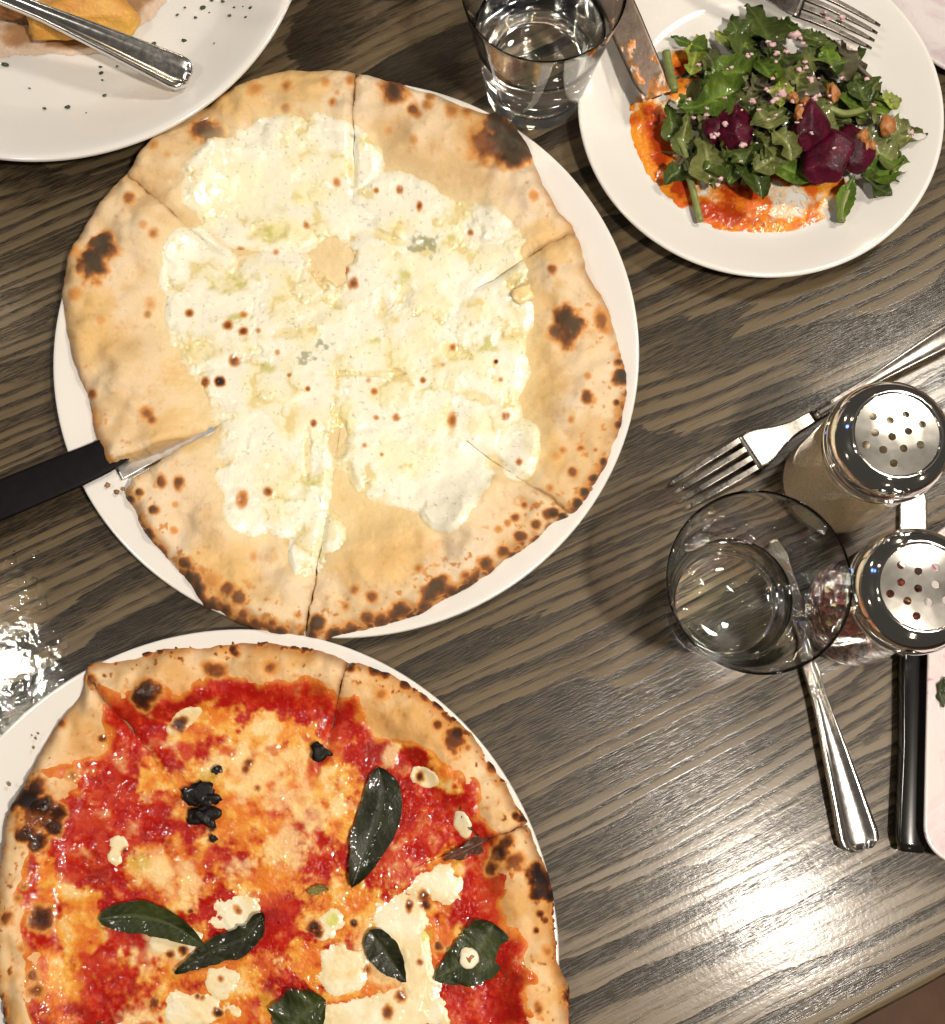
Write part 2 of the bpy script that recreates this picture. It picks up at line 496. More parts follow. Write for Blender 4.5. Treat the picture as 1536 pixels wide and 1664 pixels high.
def unat(x, y, z):
    """photo pixel seen at a point (used once, to look up the topping layout)"""
    dz = z - CAM_H
    yc = y * CT + dz * ST; zc = -y * ST + dz * CT
    return 768 + FPX * x / -zc, 832 - FPX * yc / -zc

def pieces(mask, wrap=False):
    """connected pieces of a boolean grid"""
    lab = np.where(mask, np.arange(mask.size).reshape(mask.shape) + 1, 0)
    while True:
        p = np.pad(np.pad(lab, ((1, 1), (0, 0))), ((0, 0), (1, 1)), mode='wrap' if wrap else 'constant')
        m = np.maximum.reduce([p[a:a + lab.shape[0], b:b + lab.shape[1]] for a in (0, 1, 2) for b in (0, 1, 2)])
        # jump to the label's own label so that long pieces settle quickly
        m = np.where(mask, m, 0)
        flat = np.concatenate([[0], m.ravel()])
        m2 = np.where(mask, np.maximum(m, flat[m]), 0)
        if (m2 == lab).all(): break
        lab = m2
    return [lab == k for k in np.unique(lab) if k]
def build_pizza(spec):
    Z0 = spec['z0']
    cx, cy = [float(a) for a in at(*spec['center'], Z0 + .006)]
    out = np.array(spec['outline'], float)
    ox, oy = at(out[:, 0], out[:, 1], Z0 + .008)
    oth = np.arctan2(oy - cy, ox - cx); orr = np.hypot(ox - cx, oy - cy)
    order = np.argsort(oth); oth = oth[order]; orr = orr[order]
    oth = np.concatenate([oth - 2 * math.pi, oth, oth + 2 * math.pi]); orr = np.tile(orr, 3)
    fth = np.linspace(-math.pi, math.pi, 721); fr = np.interp(fth, oth, orr)
    ker = np.hanning(11); ker /= ker.sum()
    fr = np.convolve(np.concatenate([fr[-11:-1], fr, fr[1:11]]), ker, 'same')[10:-10]
    def Rof(t):
        t = (t + math.pi) % (2 * math.pi) - math.pi
        return np.interp(t, fth, fr)
    root = empty(spec['name'], (cx, cy, Z0))
    tag(root, spec['label'], 'pizza', 'pizzas on white plates')
    cuts = []
    for (u, v) in spec['cuts']:
        x, y = at(u, v, Z0 + .010); cuts.append(math.atan2(float(y) - cy, float(x) - cx))
    cuts = sorted(cuts)
    NS, NT = 230, 215
    S_MID = .50                                   # inside this the toppings have run together again over the cuts
    for k in list(range(len(cuts))) + [-1]:
        mid = k == -1
        a0 = cuts[k]; a1 = cuts[(k + 1) % len(cuts)]
        if a1 < a0: a1 += 2 * math.pi
        g0, g1 = spec['gap'](k, 0), spec['gap'](k, 1)
        s = np.concatenate([np.linspace(0.004, 0.93, NS - 26), 0.93 + 0.07 * np.sin(np.linspace(0, math.pi / 2, 27))[1:]])
        t = np.linspace(0, 1, NT)
        if mid:
            s = np.linspace(.003, S_MID + .03, 150); t = np.arange(560) / 560.; a0, a1 = 0.0, 2 * math.pi; g0 = g1 = 0
        SS, TT = np.meshgrid(s, t, indexing='ij')
        gs = np.clip((SS - .55) / .45, 0, 1) ** 1.0
        wig = 0.004 * fbm(SS * 9, np.full_like(SS, k), 1.0, 71) + 0.006 * sst(.5, .8, SS) * fbm(SS * 42, TT * 3 + k, 1.0, 72, 3)
        th = (a0 + .0018 / np.maximum(SS, .15) * .15 + g0 * gs) * (1 - TT) + (a1 - .0018 / np.maximum(SS, .15) * .15 - g1 * gs) * TT + wig
        if mid: th = TT * 2 * math.pi
        RR = Rof(th) + .0011 * fbm(th * 14, np.full_like(th, 2.0), 1.0, 5 + spec['seed'])
        x = cx + SS * RR * np.cos(th); y = cy + SS * RR * np.sin(th)
        lift = 0.0 if mid else spec['lift'][k]
        # dough relief
        cr = sst(spec['rim'][0], spec['rim'][1], SS + .035 * fbm(x, y, 22, 9 + spec['seed'], 2))
        lump = fbm(x, y, 38, 21 + spec['seed'], 3)
        h = .0035 + cr * (.0100 + .0058 * lump) + .0009 * fbm(x, y, 70, 33, 2) * (.3 + cr) + .00018 * fbm(x, y, 420, 4, 2)
        fine_relief = .0009 * fbm(x, y, 70, 33, 2) * (.3 + cr) + .00018 * fbm(x, y, 420, 4, 2)
        edge = np.sqrt(np.clip(1 - np.clip((SS - .93) / .07, 0, 1) ** 2.0, 0, 1))
        h = h * (.10 + .90 * edge)
        cutd = np.minimum(TT, 1 - TT) * (a1 - a0) * SS * RR            # distance to the nearest cut (m)
        if mid: cutd = np.full_like(SS, .05)
        h = h - .0022 * np.exp(-(cutd / .0028) ** 2) * (h > .003) * spec.get('groove', lambda q: 1.0)(SS) + lift * sst(.5, .85, SS) * (1 - .5 * TT if k % 2 else .5 + .5 * TT)
        u, v = unat(x, y, Z0 + h)
        nzA = fbm(u, v, 1 / 26, 101 + spec['seed'], 4); nzB = fbm(u, v, 1 / 9, 55 + spec['seed'], 3); nzC = fbm(u, v, 1 / 70, 77 + spec['seed'], 3)
        R = spec['paint'](u, v, SS, th, cr, lump, nzA, nzB, nzC, cutd)
        h = h + R.get('dh', 0)
        z = Z0 + h
        col = np.concatenate([np.clip(R['dough'], 0, 1), R['dough_gloss'][..., None]], -1)
        # main sheet with walls down to the plate along the cuts and the outer edge
        xx = np.pad(x, ((0, 1), (1, 1)), 'edge'); yy = np.pad(y, ((0, 1), (1, 1)), 'edge'); zz = np.pad(z, ((0, 1), (1, 1)), 'edge')
        zz[-1, :] = Z0 - .001 + lift * .5; zz[:, 0] = Z0 - .0005; zz[:, -1] = Z0 - .0005
        # outer wall tucks in under the crust
        tuck = .985
        xx[-1, :] = cx + (xx[-1, :] - cx) * tuck; yy[-1, :] = cy + (yy[-1, :] - cy) * tuck
        cc = np.pad(col, ((0, 1), (1, 1), (0, 0)), 'edge')
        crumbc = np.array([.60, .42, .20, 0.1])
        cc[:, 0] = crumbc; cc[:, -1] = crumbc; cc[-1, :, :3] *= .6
        V = np.stack([xx, yy, zz], -1)
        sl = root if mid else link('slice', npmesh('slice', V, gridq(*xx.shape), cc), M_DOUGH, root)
        for nm, mat in (('sauce', M_SAUCE), ('melted_cheese', M_CHEESE)):
            if nm not in R: continue
            tk, cl, gl, thick = R[nm]
            zl = z + (tk - .16) * thick - fine_relief * sst(.1, .5, tk)
            if nm == 'melted_cheese' and 'sauce' in R:
                zl = zl + .0004
            if mid: zl = zl + .00006 - .0009 * sst(S_MID + .012, S_MID + .03, SS)
            V2 = np.stack([x, y, zl], -1)
            q = gridq(*x.shape, wrap=mid)
            keep = (tk.ravel()[q] > 0.0).any(1)
            if not mid: keep &= (SS.ravel()[q] > S_MID).all(1)
            if keep.sum() < 40: continue
            c2 = np.concatenate([np.clip(cl, 0, 1), gl[..., None]], -1)
            kf = keep.reshape(x.shape[0] - 1, -1)
            for lab in pieces(kf, mid):
                if lab.sum() > 120:
                    link(nm, npmesh(nm, V2, q[lab.ravel()], c2), mat, sl)
    return root, cx, cy

# ---- white pizza
CHAR1 = [(152, 428, 27, 1.12), (168, 404, 23, 1.12), (175, 385, 14, .6), (330, 212, 22, .82), (346, 228, 22, .8), (322, 255, 9, .45), (285, 455, 15, .55), (278, 470, 17, .42), (310, 345, 0, 0),
  (640, 147, 23, .92), (670, 178, 11, .7), (680, 186, 8, .5), (696, 172, 10, .45), (632, 212, 9, .35), (672, 228, 10, .35), (700, 155, 9, .5), (828, 222, 30, 1.12), (808, 202, 22, 1.15), (848, 240, 24, 1.05), (835, 258, 20, .95), (790, 232, 34, .58), (815, 245, 30, .6),
  (870, 318, 10, .4), (918, 515, 19, .9), (932, 530, 24, .88), (905, 540, 16, .8), (922, 548, 18, .8), (977, 520, 14, .58, 1.6), (985, 535, 10, .4), (897, 438, 9, .62), (1009, 610, 15, 1.12), (1006, 590, 9, .9), (1003, 655, 6, .9), (1006, 690, 8, .95),
  (956, 647, 12, .75), (952, 640, 8, .5), (955, 610, 6, .4), (928, 683, 7, .45), (945, 728, 8, .62), (915, 732, 8, .5), (968, 731, 5, .6), (932, 768, 9, .65), (895, 793, 8, .5), (905, 740, 8, .35), (980, 752, 9, 1.0), (965, 778, 10, 1.05), (950, 800, 10, 1.1), (938, 820, 11, 1.1), (900, 832, 9, 1.0), (915, 840, 8, 1.05), (983, 795, 8, 1.0),
  (238, 672, 15, .62), (246, 683, 9, .6), (310, 572, 22, .62), (300, 560, 12, .6), (300, 590, 26, .36), (262, 783, 10, .68, 1.3), (291, 783, 13, .78), (248, 828, 9, .85), (285, 820, 6, .35), (226, 800, 8, .9), (212, 812, 9, .9), (242, 868, 13, 1.0), (252, 885, 8, .7), (282, 862, 7, .5), (310, 940, 20, 1.12), (322, 962, 18, 1.1), (300, 915, 12, .9), (345, 985, 18, 1.0), (372, 958, 13, .82), (388, 972, 14, .9), (368, 992, 14, .95), (345, 945, 18, .5), (395, 1000, 12, .85), (470, 882, 9, .6), (412, 905, 10, .4), (442, 1012, 10, .8), (415, 1015, 14, .9), (455, 1028, 14, 1.0),
  (485, 1000, 9, .5), (515, 1012, 14, 1.12), (545, 1030, 15, 1.05), (500, 1030, 15, 1.0), (570, 1020, 12, .9), (578, 958, 9, .62), (605, 970, 11, .72), (598, 1005, 13, .95), (620, 1010, 15, .95), (562, 985, 8, .6), (655, 990, 15, 1.0), (640, 1000, 12, .9), (690, 985, 14, .95), (712, 952, 18, 1.1), (700, 965, 15, 1.05), (735, 962, 14, .95), (762, 955, 15, .95), (758, 935, 10, .7), (680, 925, 9, .6), (788, 915, 13, 1.0), (800, 930, 10, .9), (818, 895, 11, .9), (835, 905, 10, .95), (845, 872, 11, .95), (870, 852, 9, .9), (838, 842, 8, .72), (852, 820, 8, .6), (872, 880, 10, .95), (895, 860, 9, .95), (890, 835, 8, .7), (810, 860, 7, .5), (825, 850, 6, .55),
  (466, 140, 11, .5), (415, 145, 13, .42), (541, 166, 9, .52), (530, 133, 8, .4), (548, 150, 6, .3), (570, 130, 11, .5), (580, 118, 8, .55), (465, 175, 9, .5), (210, 325, 12, .6), (250, 380, 9, .55), (232, 365, 7, .3), (115, 405, 12, .5), (122, 478, 12, .42), (245, 495, 14, .45), (240, 510, 8, .6), (165, 520, 9, .3), (250, 235, 9, .42), (272, 250, 7, .3), (140, 665, 8, .95), (150, 640, 9, .6), (375, 120, 12, .4), (362, 148, 14, .3), (735, 178, 14, .5), (760, 182, 12, .5)]
CHAR1 = [(a[0], a[1], a[2], a[3] * (.84 if a[1] > 845 else 1)) + tuple(a[4:]) for a in CHAR1]
GOLD1 = [(870, 640, 55, 80), (600, 850, 110, 70), (315, 590, 50, 45), (850, 560, 50, 60), (560, 800, 50, 60), (860, 480, 40, 50), (900, 390, 60, 30), (150, 540, 45, 60), (880, 720, 40, 60), (370, 930, 60, 45), (330, 500, 40, 90), (600, 900, 120, 50), (280, 700, 50, 30), (380, 160, 90, 40), (480, 140, 70, 30), (810, 215, 60, 50), (680, 340, 60, 30)]
CH1 = [(495, 245, 88, 52), (400, 292, 92, 66), (560, 270, 60, 52), (465, 350, 130, 60), (352, 318, 50, 40), (590, 255, 22, 28), (312, 405, 42, 36), (335, 448, 60, 50), (318, 500, 42, 50), (400, 520, 105, 66), (345, 560, 55, 46), (450, 470, 110, 60), (640, 322, 68, 42), (700, 372, 100, 52), (775, 410, 66, 58), (740, 478, 110, 70), (645, 430, 90, 62), (815, 432, 40, 40), (825, 510, 36, 40), (700, 560, 130, 70), (600, 560, 120, 85), (480, 590, 115, 78), (395, 620, 66, 46), (800, 600, 56, 52), (830, 560, 26, 30), (775, 680, 66, 62), (838, 725, 36, 44), (680, 660, 108, 80), (565, 640, 100, 70), (450, 680, 92, 66), (430, 755, 66, 76), (485, 775, 56, 84), (420, 820, 52, 42), (455, 845, 40, 24), (630, 745, 88, 62), (705, 765, 88, 58), (722, 820, 34, 36), (525, 860, 34, 34), (500, 895, 26, 34), (760, 730, 60, 50)]
HOLE1 = [(540, 425, 38, 46), (378, 452, 34, 32), (440, 378, 34, 16), (655, 470, 18, 26), (738, 572, 26, 14, 30), (552, 700, 16, 60), (560, 800, 24, 60), (318, 575, 40, 26), (760, 640, 44, 12, 20), (590, 610, 60, 7), (640, 392, 46, 9, 20), (500, 735, 7, 50), (850, 470, 36, 18), (470, 545, 24, 10), (620, 500, 14, 30), (690, 405, 26, 14), (730, 690, 12, 40), (800, 750, 26, 16, 30)]
SP1 = [(309, 511, 10, .75), (372, 531, 11, .8), (397, 541, 10, .85), (397, 513, 9, .55), (421, 540, 6, .5), (382, 588, 13, .78), (334, 622, 11, .75), (359, 622, 11, 1.15), (548, 299, 11, .55), (612, 312, 7, .62), (650, 310, 8, .68, 1.3), (682, 338, 7, .72, 1.8), (499, 369, 8, .6), (391, 408, 10, .6), (449, 410, 8, .5), (501, 634, 6, .72), (511, 691, 8, .8), (437, 801, 10, .75), (394, 812, 15, .62, 1.5), (609, 638, 9, .62), (600, 620, 7, .4), (688, 620, 7, .65), (645, 680, 9, .6), (593, 725, 6, .5), (621, 740, 5, .55), (736, 566, 8, .62), (814, 619, 6, .5), (806, 590, 5, 1.0), (823, 678, 10, .68), (735, 684, 10, .65, 1.8), (843, 752, 8, .62), (554, 297, 0, 0), (282, 345, 0, 0), (452, 575, 7, .45), (471, 612, 5, .6), (765, 380, 7, .6), (541, 420, 12, .6), (560, 440, 12, .6), (575, 462, 12, .75), (525, 400, 12, .45), (765, 530, 6, .3), (720, 595, 6, .4), (612, 680, 7, .55)]
BLUE1 = [(688, 404, 22, 14), (700, 398, 14, 10), (500, 580, 16, 14), (520, 565, 18, 10), (545, 480, 14, 8), (345, 460, 12, 12), (455, 372, 8, 8), (445, 380, 10, 8), (410, 520, 10, 6), (610, 360, 10, 14), (560, 610, 10, 8), (820, 660, 10, 8)]
GREEN1 = [(378, 460, 30, 28), (445, 378, 24, 14), (700, 360, 30, 12), (655, 455, 18, 24), (430, 600, 18, 10), (480, 820, 34, 14, -20), (512, 790, 18, 14), (690, 640, 22, 10), (735, 390, 16, 10), (560, 800, 20, 20), (665, 755, 16, 12), (380, 520, 30, 10), (790, 560, 30, 14), (612, 555, 16, 10)]
YEL1 = [(370, 320, 110, 70, -20), (500, 320, 60, 30), (480, 380, 80, 30), (680, 440, 60, 30), (660, 740, 60, 40), (440, 770, 40, 60), (620, 570, 50, 30), (790, 420, 40, 30), (560, 680, 20, 40), (700, 690, 40, 20)]
def paint1(u, v, s, th, cr, lump, nA, nB, nC, cutd):
    pale = rgb(.65, .495, .315); tan = rgb(.58, .395, .20); gold = rgb(.62, .39, .14)
    c = mix(pale, tan, sst(-.25, .6, nA * .5 + nC * .9))
    c = mix(c, rgb(.66, .55, .43), sst(.15, .75, nC * -.8 + nB * .35) * .6 * cr)
    c = mix(c, gold, np.clip(sst(.0, .6, ell_field(u, v, GOLD1, nA, .6)), 0, 1) * .75)
    c = mix(c, rgb(.50, .25, .085), sst(.35, .75, nB * .8 + nA * .25) * .42)
    ring = sst(.935, 1.0, s)
    dirn = .5 + .5 * np.cos(th + math.radians(75))                # the oven side of the rim is browner
    c = mix(c, rgb(.30, .105, .03), ring * (.30 + .65 * dirn) * sst(-.6, .6, nA + .3))
    f = spot_field(u, v, CHAR1, nA * .6 + nB * .4, .50)
    f = np.maximum(f, .85 * ring * dirn * sst(-.15, .6, nA * .7 + nB * .6 + .25 * dirn))
    # little blisters all round the rim
    bl = sst(.50, .85, nB + .45 * dirn - .25) * sst(.80, .93, s) * (.18 + .30 * dirn)
    f = np.maximum(f, bl)
    c = char_col(c, f)
    c = mix(c, rgb(.34, .19, .07), np.exp(-(cutd / .0011) ** 2) * .75)
    che = np.clip(ell_field(u, v, CH1, nA * .35 + nC * .5, .34), 0, .62) / .62
    hol = np.clip(ell_field(u, v, HOLE1, nA * .8 + nB * .25, .60), 0, .8) / .8
    brn = sst(.2, .8, ell_field(u, v, [(538, 425, 36, 44)], nA + nB * .4, .6))
    lum = fbm(u, v, 1 / 46, 303, 3, .45); lum2 = fbm(u, v, 1 / 15, 305, 3, .5)
    wu, wv = u + 16 * nC + 9 * nA, v + 16 * fbm(u, v, 1 / 60, 88, 2) - 7 * nA
    wu = wu + 14 * lum2; wv = wv - 12 * lum2
    d1, d2 = cells(wu, wv, 1 / 82., 12)
    dome = np.sqrt(np.clip(1 - (d1 / .78) ** 2, 0, 1))
    seam = (1 - sst(.0, .34, d2 - d1 + .10 * lum2)) * sst(-.05, .75, lum + .6 * nA)
    tk = np.clip(che * 1.3 - hol * .55 - brn * .55 - seam * .30, 0, 1)
    tk = np.where(che > .02, np.maximum(tk, .0), 0)
    tk = tk * (1 - .45 * np.exp(-(cutd / .0012) ** 2) * sst(.50, .66, s))
    cc = mix(rgb(.78, .75, .62), rgb(.77, .715, .50), sst(-.1, .8, lum + nC * .5))
    cc = mix(cc, rgb(.79, .72, .36), np.clip(sst(.15, .9, ell_field(u, v, YEL1, nA, .5)), 0, 1) * .38)
    cc = mix(cc, rgb(.66, .60, .30), sst(.35, .9, lum2 * .8 + lum * .5) * .35)
    cc = mix(cc, rgb(.66, .54, .20), sst(.10, 1.05, hol + .25 * lum2) * .62)
    cc = mix(cc, rgb(.70, .60, .26), seam * .62)
    cc = mix(cc, rgb(.58, .40, .12), sst(.45, .9, seam + .4 * lum2) * .35)
    cc = mix(cc, mix(rgb(.68, .46, .22), rgb(.42, .18, .045), sst(-.2, .6, nB + .4 * lum2)), brn * .85)
    cc = mix(cc, rgb(.70, .54, .27), (1 - sst(.08, .50, tk)) * .75)
    cc = mix(cc, rgb(.50, .47, .14), sst(.0, 1.15, ell_field(u, v, GREEN1, nA + nB * .6, .7)) * .85 * sst(-.55, .35, lum2 + .5 * nB))
    cc = mix(cc, rgb(.12, .14, .075), sst(.35, 1.1, ell_field(u, v, BLUE1[:4], nB * 1.4 + nA * .4, .9)) * .6)
    sp = np.minimum(spot_field(u, v, [(a[0], a[1], a[2] * .8, a[3] * (.80 if a[3] < 1 else 1)) + tuple(a[4:]) for a in SP1], nB, .16), 1.1)
    cc = char_col(cc, sp)
    pep = sst(.86, .95, fbm(u, v, 1 / 4.2, 909, 2))
    cc = mix(cc, rgb(.25, .24, .10), pep * .45)
    gl = np.clip(.35 + .5 * sst(-.1, .5, lum2) + .5 * seam, 0, 1)
    inner = 1 - sst(.55, .8, s)
    c = mix(c, rgb(.66, .52, .27), inner * .55)
    halo = sst(-.25, .45, ell_field(u, v, [(a[0], a[1], a[2] + 16, a[3] + 16) for a in CH1], nA * .5 + nC * .5, .4) - .1)
    c = mix(c, rgb(.71, .58, .33), halo * .55)
    return {'dough': c, 'dough_gloss': np.clip(inner * .8 + .35 * sst(.1, .7, ell_field(u, v, GOLD1, nA, .6)), 0, 1), 'dh': .0016 * sst(.3, .9, f) * cr * (f < 1.3),
            'melted_cheese': (np.clip(tk, 0, 1) * (.46 + .50 * dome + .22 * lum + .07 * lum2), cc, gl, .0032)}
spec1 = dict(name='white_pizza', label='pale cheese pizza with charred crust cut into six slices', center=(570, 580), z0=.0052, seed=0, rim=(.60, .86),
    outline=[(505, 107), (575, 113), (640, 130), (700, 150), (770, 180), (830, 186), (862, 240), (880, 290), (910, 345), (935, 372), (946, 400), (955, 440), (985, 490), (1005, 550), (1018, 610), (1016, 660), (1005, 710), (985, 765), (962, 798), (932, 836), (900, 848), (860, 882), (800, 925), (740, 965), (680, 998), (600, 1022), (540, 1037), (490, 1036), (440, 1028), (380, 1010), (330, 985), (303, 945), (270, 910), (235, 862), (214, 826), (196, 800), (172, 756), (150, 690), (142, 640), (115, 565), (100, 500), (103, 440), (120, 390), (150, 345), (190, 300), (212, 272), (230, 240), (280, 200), (330, 168), (390, 130), (440, 114)],
    cuts=[(577, 113), (208, 288), (178, 772), (497, 1033), (930, 836), (935, 374)],
    gap=lambda k, side: 0.0, lift=[.0002, .0016, .0004, .0018, .0006, .0026], paint=paint1)
def gap1(k, side):
    # cuts sorted by angle: 0 lower-left(178,772)?, the wide wedge lies beside the server
    if (k, side) == (0, 0): return .088
    return .036 if (k, side) == (5, 1) else .0035
spec1['gap'] = gap1
spec1['groove'] = lambda q: sst(.50, .66, q)
PZ1, p1x, p1y = build_pizza(spec1)

# ---- tomato and basil pizza
CHAR2 = [(60, 1320, 40, .72), (48, 1300, 22, 1.15), (75, 1305, 17, 1.1), (98, 1318, 15, 1.0), (60, 1365, 20, 1.05), (42, 1360, 14, 1.0), (88, 1345, 16, .95), (22, 1310, 10, .9), (60, 1280, 22, .9), (70, 1490, 25, .85), (60, 1610, 16, .6), (55, 1585, 14, .6), (240, 1125, 24, .9), (228, 1130, 17, .88), (238, 1145, 12, .8), (240, 1057, 11, .9), (380, 1055, 11, .85), (385, 1062, 8, .8), (355, 1090, 16, .6), (340, 1085, 14, .55), (440, 1085, 15, .6), (148, 1105, 10, .7), (100, 1175, 9, .7), (165, 1200, 9, .7), (118, 1262, 12, .5), (570, 1085, 10, .95), (610, 1085, 13, .9), (625, 1092, 12, .9), (660, 1112, 12, .8), (690, 1130, 12, .75), (620, 1128, 14, .5), (715, 1140, 16, 1.05), (735, 1150, 14, 1.05), (700, 1110, 8, .7), (712, 1178, 10, .7), (738, 1202, 18, .75, 1.4), (745, 1190, 10, .8), (795, 1225, 12, .8), (800, 1240, 12, .85, 1.6), (790, 1210, 10, .7), (760, 1215, 6, .5), (770, 1172, 9, .6), (820, 1255, 8, .6), (848, 1330, 9, 1.0), (838, 1325, 7, .9), (825, 1370, 16, .85), (815, 1385, 18, .85), (800, 1410, 16, .8), (835, 1400, 20, .6), (880, 1430, 20, 1.15), (872, 1415, 14, 1.1), (892, 1455, 14, 1.15), (878, 1450, 18, 1.1), (878, 1485, 8, .9), (885, 1495, 8, .8), (872, 1512, 6, .9), (890, 1545, 12, .5), (875, 1640, 10, .7, 1.6), (40, 1440, 9, .5), (30, 1460, 9, .5), (35, 1540, 10, .5), (10, 1490, 14, .7)]
ORG2 = [(430, 1270, 150, 95), (290, 1420, 70, 60), (470, 1190, 70, 28, 20), (560, 1480, 80, 60), (330, 1560, 110, 50), (420, 1340, 100, 55), (660, 1530, 90, 80), (130, 1500, 50, 60), (90, 1590, 50, 80), (350, 1180, 70, 30), (600, 1600, 110, 60), (720, 1420, 30, 40), (560, 1330, 40, 60), (330, 1640, 120, 60), (650, 1180, 60, 25, 35), (720, 1230, 30, 50, -30), (250, 1260, 30, 30), (440, 1420, 60, 50), (500, 1560, 40, 40), (80, 1440, 25, 50)]
WHT2 = [(305, 1166, 28, 14, -30), (290, 1180, 22, 10, -20), (200, 1372, 24, 24), (190, 1390, 14, 18), (392, 1488, 46, 38, -25), (715, 1440, 38, 34), (690, 1440, 30, 30), (650, 1500, 55, 50), (680, 1555, 30, 60), (690, 1612, 34, 30), (285, 1530, 46, 24), (620, 1645, 120, 40), (560, 1590, 50, 40), (320, 1640, 70, 34), (360, 1600, 30, 34), (690, 1262, 24, 16, 20), (752, 1338, 13, 24, -20), (535, 1500, 34, 26, -40), (690, 1640, 50, 34), (555, 1565, 40, 34)]
DIF2 = [(355, 1240, 42, 22), (400, 1285, 28, 30), (560, 1310, 30, 18), (440, 1180, 32, 14), (400, 1230, 30, 20), (500, 1330, 40, 40), (460, 1300, 70, 40), (450, 1390, 16, 40), (480, 1400, 20, 26), (400, 1405, 40, 20), (310, 1435, 30, 36), (250, 1540, 40, 40), (250, 1650, 60, 30), (280, 1420, 50, 40), (430, 1250, 90, 40), (620, 1560, 80, 60), (630, 1225, 16, 20), (470, 1360, 40, 40)]
SP2 = [(292, 1180, 13, .85), (300, 1172, 9, .7), (206, 1385, 9, .8), (215, 1372, 6, .5), (692, 1470, 10, .82), (690, 1455, 11, .75), (665, 1472, 7, .85, 1.6), (712, 1538, 9, .8), (682, 1562, 7, .65), (652, 1618, 11, .72), (630, 1645, 9, .7, 1.5), (510, 1505, 14, .85), (515, 1515, 11, .8), (575, 1500, 8, .85), (278, 1550, 8, .8), (300, 1545, 9, .85), (330, 1620, 6, .6), (250, 1630, 12, .7, 1.5), (355, 1645, 9, .85), (360, 1590, 7, .55), (322, 1618, 6, .75), (683, 1262, 7, .9, 1.5), (597, 1575, 9, .6), (420, 1280, 7, .6), (345, 1345, 8, .85), (345, 1365, 6, .85), (390, 1480, 6, .5), (312, 1480, 6, .8), (335, 1355, 6, .4), (405, 1240, 10, .72), (400, 1250, 8, .7), (275, 1345, 9, .7), (385, 1475, 8, .4), (480, 1660, 9, .5), (580, 1430, 9, .6), (690, 1380, 8, .5), (530, 1220, 0, 0)]
GRN2 = [(340, 1262, 22, 16), (230, 1400, 20, 14), (695, 1520, 12, 16), (730, 1570, 10, 14), (435, 1625, 18, 22), (540, 1495, 16, 18), (360, 1650, 20, 12)]
